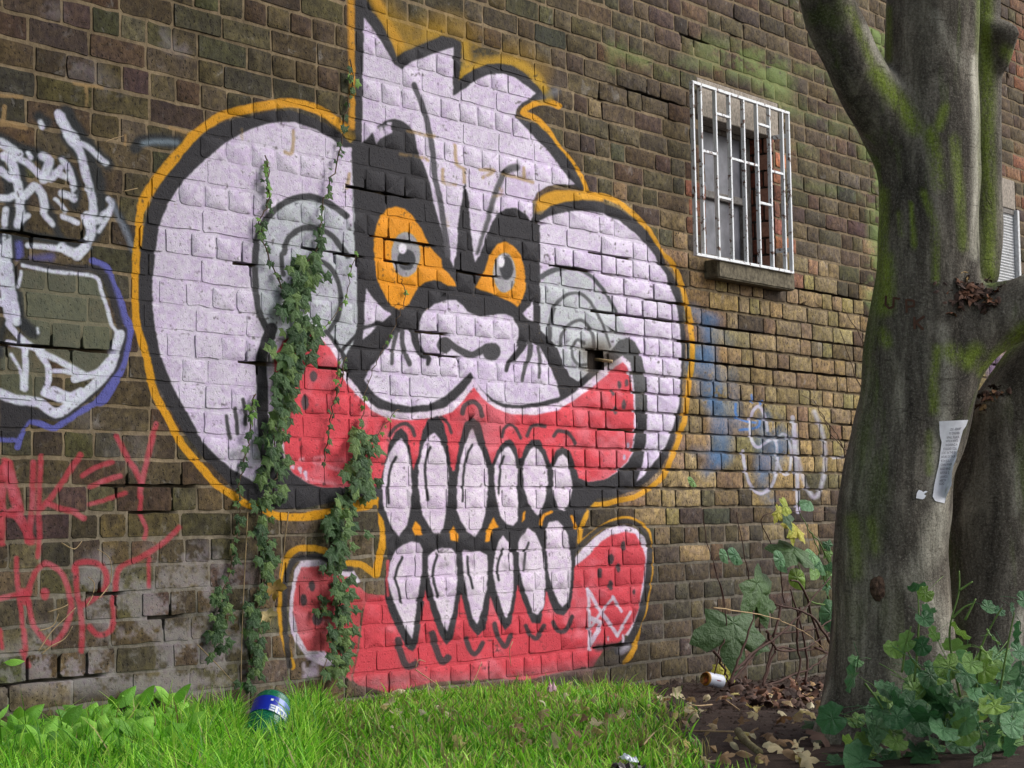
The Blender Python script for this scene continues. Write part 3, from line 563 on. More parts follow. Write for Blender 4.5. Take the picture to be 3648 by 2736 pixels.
slots = []   # joints that have lost their mortar
for s in ("D1585,695 1740,705", "D2100,722 2250,735", "B210,1525 390,1555 570,1595", "B65,1232 430,1290", "A0,1508 280,1540 550,1590", "E512,492 670,515", "E565,632 740,655", "E1380,58 1600,80", "E1630,15 1870,35", "E1640,330 1830,370",
          "E1850,385 2150,425", "E2000,290 2212,300", "G880,22 1110,30", "G1000,690 1160,680", "G590,548 760,532", "H1650,880 1840,855", "D690,1505 1230,1490", "D1550,25 1640,60", "A1990,1590 2212,1659", "E0,12 110,22", "E300,2 420,12", "E780,80 1000,105",
          "F0,540 400,590", "F200,430 700,480", "F300,690 1100,760", "F560,210 1150,300", "F0,700 300,730", "F700,560 1190,620", "B1750,590 2000,640", "C0,240 160,280", "B1950,620 2212,700", "G0,1080 640,1010", "E1690,1120 1900,1180", "D0,560 300,620 700,600"):
    p = T(s)
    for i in range(len(p) - 1): slots.append((onY(*p[i]), onY(*p[i + 1])))
def recess(x, z):
    n = mnoise.noise(Vector((x * 3.1, z * 3.1, 4))) ; n2 = mnoise.noise(Vector((x * 22, z * 22, 9)))
    d = max(-.0004, .0010 + .0030 * n + .0020 * n2)
    # joints are weathered back on the right hand part of the wall
    er = min(1, max(0, (x - .9) / .6)) * min(1, max(0, (1.75 - z) / .3)) * min(1, max(0, (z - .55) / .2))
    d += er * (.006 + .012 * max(0, mnoise.noise(Vector((x * 5, z * 6, 2))) + .15))
    if x > .6 and mnoise.noise(Vector((x * 4.3, z * 9, 7))) > .55: d += .007
    for a, b in slots:
        if a[0] - .02 < x < b[0] + .02:
            t = min(1, max(0, (x - a[0]) / max(b[0] - a[0], .01))); zz = a[2] + (b[2] - a[2]) * t
            if abs(z - zz) < .026: d += .03 * (1 - .3 * abs(n2))
    return d
def brick_tone(x, z, orange=False):
    z += random.gauss(0, .16); x += random.gauss(0, .22)
    u = random.random(); g = random.gauss
    if orange: c = random.choice([(156, 108, 88), (142, 100, 86), (164, 116, 94), (132, 104, 88)])
    else:
        cr = [((106, 95, 73), 30), ((120, 108, 80), 18), ((94, 84, 71), 24), ((100, 83, 74), 14), ((84, 78, 74), 10), ((128, 119, 98), 8)]
        if x > 1.2 and z > 1.75: cr = [((98, 87, 76), 26), ((90, 76, 73), 24), ((106, 97, 76), 20), ((82, 73, 73), 16), ((112, 95, 84), 8)]
        elif x > 1.0 and .62 < z <= 1.75: cr = [((148, 134, 102), 32), ((132, 119, 95), 26), ((160, 144, 106), 12), ((122, 108, 96), 18), ((106, 96, 82), 14)]
        elif z <= .55 and x > .6: cr = [((90, 82, 68), 30), ((80, 73, 64), 30), ((102, 91, 72), 12), ((72, 67, 62), 18)]
        elif z <= .5: cr = [((116, 108, 94), 30), ((96, 88, 78), 28), ((108, 96, 74), 16), ((84, 74, 66), 16)]
        tot = sum(k for _, k in cr); r = random.random() * tot
        for c, k in cr:
            r -= k
            if r <= 0: break
    s = .90 * (1 + g(0, .07)) * (.86 if z > .55 and x < 1.0 else .92 if z > 1.75 else 1.0)
    m_ = np.array([100, 93, 77]) if x < 1.0 or z > 1.75 else np.array([130, 117, 92]) if z > .62 else np.array([86, 81, 71])
    if not orange: c = np.array(c) * .42 + m_ * .58
    if x > 1 and .62 < z <= 1.75: s *= 1.12
    return lin(np.clip(np.array(c) * s + np.array([g(0, 3), g(0, 3), g(0, 3)]), 8, 250))
def brick_geo(x0, x1, z0, z1):
    """a worn brick: uneven outline with rounded corners, worn arris, slightly dished face"""
    fl_ = x0 < 1.0; proud = random.uniform(.0007, .0016 if fl_ else .0028) if random.random() < (.93 if fl_ else .85) else random.uniform(.002, .004); rc = random.uniform(.002, .006); j = .0013
    big = random.random() < .12
    w_, h_ = x1 - x0, z1 - z0; out = []
    nx = 4 if w_ > .16 else 2
    def pt(x, z): out.append((x + random.gauss(0, j), z + random.gauss(0, j)))
    r = min(rc * (1.8 if big else 1), w_ * .3, h_ * .3)
    pt(x0 + r, z0)
    for k in range(1, nx): pt(x0 + w_ * k / nx, z0)
    pt(x1 - r, z0); pt(x1, z0 + r); pt(x1, (z0 + z1) / 2); pt(x1, z1 - r); pt(x1 - r, z1)
    for k in range(nx - 1, 0, -1): pt(x0 + w_ * k / nx, z1)
    pt(x0 + r, z1); pt(x0, z1 - r); pt(x0, (z0 + z1) / 2); pt(x0, z0 + r)
    n = len(out); cx, cz_ = (x0 + x1) / 2, (z0 + z1) / 2; V = []
    arr = random.uniform(.0006, .0012) if fl_ else random.uniform(.0008, .0018)
    for x, z in out: V.append((x, .035, z))
    for x, z in out: V.append((x, -proud + arr + random.uniform(-.0008, .0008), z))
    for x, z in out:
        kx = max(0.0, 1 - arr * 1.3 / max(abs(x - cx), 1e-3)) if abs(x - cx) > arr * 2 else .9; kz = max(0.0, 1 - arr * 1.3 / max(abs(z - cz_), 1e-3)) if abs(z - cz_) > arr * 2 else .9
        V.append((cx + (x - cx) * kx, -proud + random.uniform(-.0002, .0002), cz_ + (z - cz_) * kz))
    V.append((cx, -proud, cz_)); Fc = []
    for k in range(n):
        a = (k + 1) % n
        for lv in (0, 1): Fc.append((lv * n + k, lv * n + a, (lv + 1) * n + a)); Fc.append((lv * n + k, (lv + 1) * n + a, (lv + 1) * n + k))
        Fc.append((2 * n + k, 2 * n + a, 3 * n))
    return V, Fc
bricks = []
k0 = int(math.floor((WZ0 - ZJ0) / CH)); k1 = int(math.ceil((WZ1 - ZJ0) / CH))
for k in range(k0, k1):
    zb = ZJ0 + k * CH; jt = .0105; x = WX0 - random.random() * .2 + (0 if k % 2 else .06)
    st = (k % 2 == 0)
    while x < WX1:
        if st: L = .235 if random.random() > (.12 if x < 1 else .3) else .1175
        else: L = .1175 if random.random() > (.05 if x < 1 else .32) else .235
        L *= 1 + random.gauss(0, .03 if x < 1 else .06)
        a, b = x + jt / 2, x + L - jt / 2; z0, z1 = zb + jt / 2 + random.gauss(0, .0009), zb + CH - jt / 2 + random.gauss(0, .0009); x += L
        keep = True; orange = False
        for i, (l, r, bo, to) in enumerate(OPEN):
            if z1 > bo + .012 and z0 < to - .012 and b > l and a < r:
                if a < l - .03: b = min(b, l - .003)
                elif b > r + .03: a = max(a, r + .003)
                else: keep = False
                if i == 0: orange = random.random() < .8
            elif i in (0, 2) and z1 > bo and z0 < to and (abs(b - l) < .05 or abs(a - r) < .05): orange = orange or random.random() < (.7 if i == 0 else .15)
            if i == 2 and lintT2 + .09 > z0 > lintT2 - .02 and l - .1 < a < r: orange = True
        if z0 > 2.35 and a > onY(3592, 150)[0]: orange = random.random() < .75
        if keep and b - a > .02: bricks.append((a, b, z0, z1, orange))
# largest in view first
def vis(b):
    p = np.array([(b[0] + b[1]) / 2, 0, (b[2] + b[3]) / 2]) - CAM; c = RM @ p; px = c[0] / c[2] * F + PW / 2; py = c[1] / c[2] * F + PH / 2
    ins = -30 < px < 3100 and -30 < py < 2470
    sx = F / c[2]; return (b[1] - b[0]) * sx * max(.1, (7000 - px) / 9400) * (b[3] - b[2]) * sx if ins else 0
order = sorted(range(len(bricks)), key=lambda i: -vis(bricks[i])); indiv = set(order[:300])
SV = []; SF = []; SC = []
for i, (a, b, z0, z1, og) in enumerate(bricks):
    V, Fc = brick_geo(a, b, z0, z1); t = brick_tone((a + b) / 2, z0, og)
    if i in indiv:
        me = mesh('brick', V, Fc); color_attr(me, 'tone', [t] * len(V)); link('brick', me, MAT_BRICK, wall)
    else:
        o = len(SV); SV += V; SF += [(p + o, q + o, r + o) for p, q, r in Fc]; SC += [t] * len(V)
me = mesh_np('brickwork', np.array(SV), np.array(SF), 3); color_attr(me, 'tone', np.array(SC))
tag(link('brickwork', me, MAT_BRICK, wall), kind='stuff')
# mortar bed, one relief sheet behind the brick faces
xs = np.arange(WX0, WX1, .016); zs = []
for k in range(k0, k1 + 1): zb = ZJ0 + k * CH; zs += [zb - .0065, zb - .0025, zb + .0025, zb + .0065, zb + CH * .5]
nx_, nz_ = len(xs), len(zs); V = np.zeros((nz_, nx_, 3)); TC = np.zeros((nz_, nx_, 3))
mcA, mcB = lin((138, 122, 98)), lin((124, 118, 108))
def inopen(x, z):
    for l, r, b, t in OPEN:
        if l < x < r and b < z < t: return True
    return False
hide = np.zeros((nz_, nx_), bool)
for a, z in enumerate(zs):
    for b, x in enumerate(xs):
        d = recess(x, z) if -.1 < z < 3.3 and -2.1 < x < 6.7 else .004
        V[a, b] = (x, d, z); hide[a, b] = inopen(x, z)
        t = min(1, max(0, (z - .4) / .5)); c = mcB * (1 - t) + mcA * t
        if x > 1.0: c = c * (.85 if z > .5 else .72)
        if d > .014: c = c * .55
        TC[a, b] = c * (1 + .25 * mnoise.noise(Vector((x * 6, z * 12, 1))))
idx = np.arange(nz_ * nx_).reshape(nz_, nx_); hq = hide[:-1, :-1] | hide[1:, 1:] | hide[1:, :-1] | hide[:-1, 1:]
Q = np.stack([idx[:-1, :-1], idx[:-1, 1:], idx[1:, 1:], idx[1:, :-1]], -1)[~hq]
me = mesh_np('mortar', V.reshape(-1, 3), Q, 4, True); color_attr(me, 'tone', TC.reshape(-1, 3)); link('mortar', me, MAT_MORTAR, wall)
# the mass of the wall behind (gives the openings their depth)
core = simple('old_wall_core', (58, 50, 44), .95, .2, .4, 30, .5, .01)
Vb = []; Fb = []
RV = .115
def slab(x0, x1, z0, z1, y0=.045, y1=.34): box(Vb, Fb, (x0, y0, z0), (x1, y1, z1))
slab(WX0, oL - .001, WZ0, WZ1); slab(oL + .001, oR - .001, WZ0, oB - .001); slab(oL + .001, oR - .001, oT + .001, WZ1); slab(oR + .001, o2L - .001, WZ0, WZ1)
slab(o2L + .001, o2R - .001, WZ0, o2B - .001); slab(o2L + .001, o2R - .001, o2T + .001, WZ1); slab(o2R + .001, WX1, WZ0, WZ1)
me = mesh('wall_core', Vb, Fb); link('wall_core', me, core, wall)

# window behind the bars
MAT_CONC = simple('concrete_lintel', (164, 154, 142), .9, .3, .3, 60, .4, .003, c2=(118, 110, 100))
MAT_SILL = simple('stained_concrete', (112, 104, 86), .92, .3, .5, 45, .7, .006, c2=(66, 60, 48))
MAT_WHITE = simple('chipped_white_paint', (214, 216, 218), .5, .4, .2, 70, .3, .001, c2=(176, 176, 176))
m = NT('flaking_white_steel'); v = m.N('NewGeometry').outputs['Position']
ch_ = m.ramp(m.noise(34, 6, .75, v), [(.56, G3(0)), (.60, G3(1))]); m.base(m.mix(ch_, tuple(lin((216, 219, 222))), tuple(lin((96, 62, 48))))); m.rough(.5); m.bump(ch_, .4, .001)
MAT_BAR = m.m
m = NT('frosted_pane'); v = m.N('NewGeometry').outputs['Position']; m.base(m.mix(m.ramp(m.noise(7, 4, .6, v), [(.35, G3(0)), (.65, G3(1))]), tuple(lin((84, 84, 92))), tuple(lin((132, 132, 140))))); m.rough(.28); m.spec(.5); MAT_PANE = m.m
MAT_REVB = simple('red_reveal_brick', (140, 78, 60), .9, .3, .4, 50, .6, .004, c2=(78, 46, 38))
MAT_REVO = simple('orange_jamb_brick', (170, 124, 104), .9, .3, .4, 50, .6, .004, c2=(134, 96, 82))
MAT_FR = simple('peeling_grey_frame', (128, 124, 120), .7, .3, .4, 40, .4, .002, c2=(84, 78, 72))
MAT_DARK = simple('dark_room', (18, 16, 15), .9, .1)
win = empty('window', (0, 0, 0)); win.parent = wall
boxobj('lintel', (oL - .055, -.002, oT), (oR + .065, .10, lintT + .022), MAT_CONC, wall, .003)
gx0, gx1 = oL, oL + (onY(2652, 700, RV)[0] - oL)
boxobj('pane', (oL - .03, RV + .012, oB), (gx1 - .03, RV + .018, (oB + oT) / 2 - .01), MAT_PANE, win, 0)
boxobj('pane', (oL - .03, RV + .004, (oB + oT) / 2 + .02), (gx1 - .03, RV + .010, oT + .01), MAT_PANE, win, 0)
boxobj('frame', (gx1 - .03, RV - .012, oB), (gx1 + .045, RV + .03, oT), MAT_FR, win, .003)
boxobj('frame', (oL - .02, RV - .016, oB - .002), (gx1 - .031, RV + .011, oB + .045), MAT_FR, win, .003)
boxobj('meeting_rail', (oL - .02, RV - .014, (oB + oT) / 2 - .012), (gx1 - .031, RV + .028, (oB + oT) / 2 + .022), MAT_FR, win, .003)
boxobj('frame', (oL - .02, RV - .01, oT - .02), (gx1 - .031, RV + .028, oT + .012), MAT_FR, win, .003)
boxobj('dark_opening', (gx1 + .046, RV + .16, oB), (oR + .05, RV + .2, oT), MAT_DARK, win, 0)
boxobj('window_shelf', (gx1 + .046, RV - .02, oB - .05), (oR, RV + .15, oB + .004), MAT_FR, win, 0)
z = oB + .004; i = 0
while z < oT - .01:     # jamb bricks of the right reveal, laid in courses
    h = min(CH - .009, oT - z - .002); y = .004; i += 1
    Ls = [.1, .08] if i % 2 else [.05, .1, .03]
    for k, L in enumerate(Ls):
        boxobj('brick', (oR - .004 + random.uniform(-.003, .002), y, z), (oR + .04, y + L - .009, z + h), MAT_REVO if y < .03 else MAT_REVB, wall, .004); y += L
    z += CH
sillL = onY(2560, 960, -.07)[0]; sillR = onY(2831, 1000, -.07)[0]; sT = onY(2832, 974, -.07)[2]; sBt = onY(2832, 1036, -.07)[2]
bm = bmesh.new(); V = []; Fc = []; box(V, Fc, (sillL, -.072, sBt), (sillR, .06, sT)); vs = [bm.verts.new(v) for v in V]
for f in Fc: bm.faces.new([vs[q] for q in f])
bmesh.ops.bevel(bm, geom=list(bm.edges), offset=.006, segments=2, affect='EDGES')
bmesh.ops.subdivide_edges(bm, edges=[e for e in bm.edges if e.calc_length() > .08], cuts=10, use_grid_fill=True)
for v in bm.verts: v.co += Vector((mnoise.noise(v.co * 30), mnoise.noise(v.co * 30 + Vector((5, 0, 0))), mnoise.noise(v.co * 30 + Vector((0, 7, 0))))) * .003
me = bpy.data.meshes.new('window_sill'); bm.to_mesh(me); bm.free(); link('window_sill', me, MAT_SILL, wall)
# grille of flat white bars, standing off the wall in line with the sill face
gr = empty('window_grille', (0, 0, 0)); gr.parent = wall
GY = -.085; ga = onY(2466, 291, GY); gb = onY(2811, 392, GY); gc = onY(2486, 916, GY); gd = onY(2832, 971, GY)
gxl, gxr = (ga[0] + gc[0]) / 2, (gb[0] + gd[0]) / 2; gzt = (ga[2] + gb[2]) / 2; gzb = (gc[2] + gd[2]) / 2
BW, BD = .0125, .019
boxobj('rail', (gxl, GY, gzt - BW), (gxr, GY + BD, gzt), MAT_BAR, gr, .001); boxobj('rail', (gxl, GY, gzb), (gxr, GY + BD, gzb + BW), MAT_BAR, gr, .001)
fr = [0, .076, .222, .363, .508, .650, .786, .928, 1.0]; bars = []
for f in fr:
    xb = gxl + (gxr - gxl - BW) * f; bars.append(xb)
    boxobj('bar', (xb, GY + .001, gzb + BW), (xb + BW, GY + BD - .001, gzt - BW), MAT_BAR, gr, .001)
gh = gzt - gzb
for i0, i1, fz in ((2, 3, .845), (1, 2, .605), (3, 4, .605), (4, 5, .605), (6, 7, .595), (2, 3, .36), (5, 6, .385), (5, 6, .86)):
    z = gzb + gh * fz
    boxobj('cross_bar', (bars[i0] + BW, GY + .002, z), (bars[i1], GY + BD - .004, z + .011), MAT_BAR, gr, .001)
for xx in (gxr - BW + .001,):
    for zz in (gzb + .1, gzt - .12): boxobj('bracket', (xx, GY + BD, zz), (xx + .01, .0, zz + .02), MAT_BAR, gr, .001)
# screened window at the right edge
win2 = empty('window', (0, 0, 0)); win2.parent = wall; win2['label'] = 'screened window half hidden behind the tree'
boxobj('lintel', (onY(3500, 700)[0], -.004, o2T), (onY(3614, 700)[0], .1, onY(3600, 655)[2] + .02), MAT_CONC, wall, .003)
boxobj('dark_opening', (o2L - .02, .09, o2B), (o2R + .02, .12, o2T), MAT_DARK, win2, 0)
boxobj('frame', (o2R - .035, -.02, o2B + .003), (o2R - .005, .03, o2T - .002), MAT_WHITE, win2, .002)
boxobj('frame', (o2L, .0, o2T - .03), (o2R - .036, .03, o2T - .002), MAT_FR, win2, .002)
Vb = []; Fb = []; z = o2B
while z < o2T - .03: box(Vb, Fb, (o2L, .006, z), (o2R - .04, .010, z + .0055)); z += .0165
k = 0; x = o2L
while x < o2R - .045: box(Vb, Fb, (x, .0065, o2B + .001), (x + .0035, .0095, o2T - .031)); x += .0115
me = mesh('wire_screen', Vb, Fb); tag(link('wire_screen', me, MAT_WHITE, win2), kind='stuff')

# ---------------------------------------------------------------- ground
m = NT('damp_soil'); pos = m.N('NewGeometry').outputs['Position']
n = m.noise(26, 8, .75, pos); m.base(m.ramp(n, [(.3, tuple(lin((40, 31, 27)))), (.55, tuple(lin((66, 52, 45)))), (.78, tuple(lin((98, 80, 68))))])); m.rough(.95); m.spec(.2)
m.bump(m.math('ADD', n, m.math('MULTIPLY', m.noise(120, 4, .7, pos), .4)), .9, .02); MAT_SOIL = m.m
X = np.concatenate([np.arange(-60, -8, 4.0), np.arange(-8, -3, .5), np.arange(-3, 4.5, .05), np.arange(4.5, 10, .5), np.arange(10, 62, 4.0)]); Y = np.concatenate([np.arange(-60, -6, 4.0), np.arange(-6, -3, .4), np.arange(-3, .3, .05)])
V = []
for y in Y:
    for x in X: V.append((x, y, (gz(x, y) if x < 8 else gz(8, y)) + (.006 * mnoise.noise(Vector((x * 9, y * 9, 3))) if -3 <= x <= 4.5 else 0) - .012))
idx = np.arange(len(V)).reshape(len(Y), len(X)); Q = np.stack([idx[:-1, :-1], idx[:-1, 1:], idx[1:, 1:], idx[1:, :-1]], -1).reshape(-1, 4)
me = mesh_np('ground', np.array(V), Q, 4, True); tag(link('ground', me, MAT_SOIL), 'dark brown bare soil of the strip below the wall', kind='structure')

# clods and crumbs of soil
def inview(px, py): return -40 < px < 3700 and py < 2800
def grassness(px, py):
    """1 = thick grass, 0 = bare soil, from where it is in the strip"""
    b = 2140 + (py - 2470) * 1.05
    n = mnoise.noise(Vector((px * .006, py * .012, 5))) * 110
    n += mnoise.noise(Vector((px * .025, py * .05, 2))) * 90
    t = (b + n - px) / 400.0
    return min(1, max(0, t + .5))

MAT_GRASS = None
m = NT('grass_blade'); at = m.N('Attribute'); at.attribute_name = 'tone'; m.base(at.outputs['Color']); m.rough(.5); m.spec(.35)
tr = m.N('BsdfTranslucent'); m.L(at.outputs['Color'], tr.inputs[0]); mx = m.N('MixShader'); mx.inputs[0].default_value = .35; m.L(m.b.outputs[0], mx.inputs[1]); m.L(tr.outputs[0], mx.inputs[2]); m.L(mx.outputs[0], m.n['Material Output'].inputs[0]); MAT_GRASS = m.m
def project(p):
    c = RM @ (np.asarray(p) - CAM); return c[0] / c[2] * F + PW / 2, c[1] / c[2] * F + PH / 2
GV = []; GF = []; GC = []
gp = [lin((104, 172, 34)), lin((136, 202, 46)), lin((74, 134, 28)), lin((172, 216, 80)), lin((168, 156, 100))]
def blade(x, y, h, wd, ang, lean, c, dry=False):
    z = gz(x, y) - .01; ca, sa = math.cos(ang), math.sin(ang); la = random.random() * 6.28; lx, ly = math.cos(la) * lean, math.sin(la) * lean
    o = len(GV)
    for t, wk in ((0, 1), (.4, .9), (.75, .6), (1, .06)):
        cx, cy, cz_ = x + lx * t * t * h, y + ly * t * t * h, z + h * t * (1 - .25 * lean * t)
        GV.append((cx - ca * wd * wk, cy - sa * wd * wk, cz_)); GV.append((cx + ca * wd * wk, cy + sa * wd * wk, cz_))
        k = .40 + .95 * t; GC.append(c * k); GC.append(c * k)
    for q in (0, 2, 4): GF.append((o + q, o + q + 1, o + q + 3, o + q + 2))
nb = 0; tries = 0
while nb < 80000 and tries < 700000:
    tries += 1
    x = random.uniform(-3.6, 3.4); y = -random.random() ** 1.1 * 3.3 - .015
    px, py = project((x, y, gz(x, y)))
    if not (-1500 < px < 3500 and py < 5200): continue
    g = grassness(px, py)
    clump = .5 + .5 * mnoise.noise(Vector((x * 6, y * 6, 8)))
    if px < 560: g *= .45
    if px > 1100: g *= .12 + max(0, clump - .32) * 1.5
    if y > -.25: g *= .45
    if abs(px - 950) < 95 and 2500 < py < 2690: continue
    if random.random() > g: continue
    h = random.uniform(.035, .10) * (.65 + .7 * clump)
    if px > 1150: h *= .55
    if random.random() < .10: h *= 1.6
    dry = random.random() < (.05 if px < 1150 else .25)
    c = gp[4] * random.uniform(.6, 1) if dry else gp[int(random.random() * 4)] * random.uniform(.75, 1.15)
    if y > -.12: h *= .8
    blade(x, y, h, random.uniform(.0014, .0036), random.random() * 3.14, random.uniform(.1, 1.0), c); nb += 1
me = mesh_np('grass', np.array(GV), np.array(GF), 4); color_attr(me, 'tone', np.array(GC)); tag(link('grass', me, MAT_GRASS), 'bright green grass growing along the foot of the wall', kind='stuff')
# crumbs
V = []; Fc = []
for i in range(5200):
    x = random.uniform(-.8, 3.2); y = -random.random() ** 1.2 * 2.6 - .01; px, py = project((x, y, gz(x, y)))
    if px > 3700 or py > 2900 or grassness(px, py) > .75: continue
    r = random.uniform(.002, .008) if random.random() < .93 else random.uniform(.008, .016); z = gz(x, y) - .008; b = len(V)
    for d in ((1, 0, .3), (0, 1, .3), (-1, 0, .3), (0, -1, .3), (.2, .1, 1.1)): V.append((x + d[0] * r * random.uniform(.6, 1.2), y + d[1] * r * random.uniform(.6, 1.2), z + d[2] * r))
    for f in ((0, 1, 4), (1, 2, 4), (2, 3, 4), (3, 0, 4)): Fc.append([b + q for q in f])
me = mesh('soil_crumbs', V, Fc); tag(link('soil_crumbs', me, MAT_SOIL), 'loose crumbs of dark soil over the bare ground', kind='stuff')

# ---------------------------------------------------------------- leaves
def leaf_mesh(name, outline, fold=.25, curl=.2, petiole=0.0, pr=.0009, ruffle=0.0):
    """outline: half or full list (x,y) about the stalk at the origin, tip to +y, unit size"""
    n = len(outline); V = [(0, .0, 0)]; mid = []
    ctr = (0, sum(p[1] for p in outline) / n)
    for k, (x, y) in enumerate(outline):
        V.append((x, y, -fold * abs(x) * .6 - curl * (y * y) * .5 + ruffle * math.cos(k * math.pi / 2 + math.pi)))
    for k, (x, y) in enumerate(outline):
        q = .5; xx, yy = x * q, ctr[1] + (y - ctr[1]) * q; V.append((xx, yy, -fold * abs(xx) * .25 - curl * yy * yy * .4 + .02))
    V.append((0, ctr[1], .015)); Fc = []
    for k in range(n):
        a = (k + 1) % n; Fc.append((1 + k, 1 + a, 1 + n + a, 1 + n + k)); Fc.append((1 + n + k, 1 + n + a, 2 * n + 1))
    me = [V, Fc]
    if petiole:
        pv, pf = tube([(0, ctr[1] * .1, 0), (0, -petiole * .5, -petiole * .12), (0, -petiole, -petiole * .4)], pr, 4); b = len(V)
        V += [tuple(v) for v in pv]; Fc += [tuple(i + b for i in f) for f in pf]
    return mesh(name, V, Fc, True)
def lobes(angs, rads, notch, k=2):
    """palmate outline"""
    out = []; n = len(angs)
    for i in range(n):
        a, r = angs[i], rads[i]
        for da, f in ((-9, .80), (0, 1), (9, .80)):
            t = math.radians(a + da); out.append((math.sin(t) * r * f, math.cos(t) * r * f))
        if i < n - 1:
            t = math.radians((a + angs[i + 1]) / 2); out.append((math.sin(t) * notch[i], math.cos(t) * notch[i]))
    return out
ivy_o = [(x, y + .30) for x, y in lobes([-128, -62, 0, 62, 128], [.42, .52, .72, .52, .42], [.34, .34, .34, .34])] + [(0, .12)]
maple_o = []
for a_, r_ in ((-135, .30), (-122, .46), (-108, .40), (-92, .38), (-78, .58), (-62, .72), (-52, .62), (-40, .60), (-30, .40), (-20, .58), (-10, .66), (0, .84), (10, .66), (20, .58), (30, .40), (40, .60), (52, .62), (62, .72), (78, .58), (92, .38), (108, .40), (122, .46), (135, .30)):
    maple_o.append((math.sin(math.radians(a_)) * r_, math.cos(math.radians(a_)) * r_ + .22))
maple_o.append((0, .1))
mal_o = []
for k in range(27):
    t = math.radians(-160 + 320 * k / 26); r = .50 + .03 * math.cos(k * math.pi * 2 / 4 + math.pi) ; mal_o.append((math.sin(t) * r, math.cos(t) * r + .38))
mal_o.append((0, .16))
ov_o = [(0, 0), (.16, .12), (.27, .32), (.28, .5), (.2, .72), (.08, .9), (0, 1), (-.08, .9), (-.2, .72), (-.28, .5), (-.27, .32), (-.16, .12)]
def place_leaf(me, loc, d, nrm, s, parent, mat, name='leaf'):
    d = Vector(d).normalized(); nrm = Vector(nrm); nrm = (nrm - d * nrm.dot(d))
    if nrm.length < 1e-3: nrm = d.orthogonal()
    nrm.normalize(); x = d.cross(nrm)
    if not me.materials: me.materials.append(mat)
    o = bpy.data.objects.new(name, me); COL.objects.link(o)
    R = Matrix((x, d, nrm)).transposed().to_4x4(); o.parent = parent
    mw = Matrix.Translation(Vector(loc)) @ R @ Matrix.Scale(s, 4)
    o.matrix_basis = (Matrix.Translation(-parent.location) @ mw) if parent is not None else mw
    return o
TOCAM = Vector((-.62, -.78, 0))
M_IVY = leafmat('ivy_leaf', (54, 88, 48), (84, 118, 66), (116, 146, 76), veins=(2.9, .1)); M_IVYY = leafmat('young_ivy_leaf', (98, 142, 50), (120, 166, 66))
M_MAL = leafmat('mallow_leaf', (54, 104, 60), (98, 146, 98), (130, 166, 68), rough=.3, veins=(3.5, .36)); M_WEED = leafmat('weed_leaf', (118, 184, 54), (150, 210, 74), (92, 150, 48))
M_MAPY = leafmat('yellowing_leaf', (156, 168, 50), (188, 180, 60), veins=(2.9, .2)); M_MAPG = leafmat('large_green_leaf', (44, 76, 40), (68, 100, 48), veins=(2.9, .2))
M_STEM = simple('woody_stem', (104, 84, 64), .8, .3, .4, 60); M_GSTEM = simple('green_stem', (96, 124, 58), .6, .3, .3, 60); M_TWIG = simple('dark_twig', (74, 50, 42), .8, .3, .4, 60); M_DRY = simple('dry_pale_stem', (176, 150, 112), .8, .3, .3, 60)
IVY = [leaf_mesh('leaf', ivy_o, .4, .25, .35), leaf_mesh('leaf', [(x * 1.1, y * .9) for x, y in ivy_o], .25, .5, .3), leaf_mesh('leaf', [(x * .9, y) for x, y in ivy_o], .6, .1, .3)]
IVYN = [m_.copy() for m_ in IVY]
def ivy(label, paths):
    """paths: (trace, band half width px, leaves, leaf size m, young)"""
    p0 = onY(*T(paths[0][0])[0], -.01); root = empty('ivy_vine', (p0[0], -.01, gz(p0[0], 0))); tag(root, label, 'ivy', 'ivy vines climbing the painted wall')
    sv = []
    for tr_, bw, n, s, young in paths:
        P = T(tr_); pts = [onY(p[0], p[1], -.012 - .006 * random.random()) for p in P]; sp = smoothpath(pts, 5)
        for q in sp: q += Vector((random.gauss(0, .004), random.gauss(0, .002), random.gauss(0, .003)))
        sv.append(tube(sp, [.0022 if not young else .0014] * len(sp), 5))
        seg = [np.linalg.norm(P[i + 1] - P[i]) for i in range(len(P) - 1)]; tot = sum(seg)
        for k in range(n):
            t = (k + random.random()) / n * tot; i = 0
            while i < len(seg) - 1 and t > seg[i]: t -= seg[i]; i += 1
            c = P[i] + (P[i + 1] - P[i]) * min(1, t / max(seg[i], 1e-6))
            c = c + np.array([random.gauss(0, bw * .62), random.gauss(0, bw * .5)])
            yy = -.012 - random.random() ** 1.5 * (.05 if bw > 20 else .02); loc = onY(c[0], c[1], yy)
            a = random.gauss(0, .75); d = Vector((math.sin(a), -.25 + random.gauss(0, .2), -math.cos(a)))
            nr = Vector((random.gauss(-.35, .25), -1, random.gauss(.35, .22)))
            me_ = random.choice(IVYN if young else IVY)
            place_leaf(me_, loc, d, nr, s * random.uniform(.65, 1.25), root, M_IVYY if young else M_IVY)
    V, Fc = joinVF(sv); me = mesh('stem', V, Fc, True); o = link('stem', me, M_STEM, root); o['kind'] = 'stuff'
    return root
ivy('leafy dark ivy hanging from the big left ear down past the upper gum', [
    ("V575,335 577,380 580,440 560,480 575,540 600,600 620,650 650,690", 9, 24, .03, False), ("V690,500 685,540 660,570", 12, 12, .045, False), ("V655,560 660,600 640,640 650,690", 50, 58, .058, False),
    ("V650,690 650,720 620,770", 52, 40, .06, False), ("V625,770 615,820 612,880", 40, 38, .056, False), ("V610,880 590,930 600,1000 590,1060", 40, 60, .05, False)])
ivy('long trail of small ivy leaves running from beside the hair spike to the ear', [("V756,130 762,190 745,250 740,310 715,385 700,440 690,500", 8, 26, .028, False), ("V755,150 765,185", 8, 4, .032, True), ("V770,540 755,600 740,660 690,720", 5, 8, .022, True), ("V578,345 580,420", 7, 6, .03, True), ("V560,470 570,520", 6, 4, .028, True)])
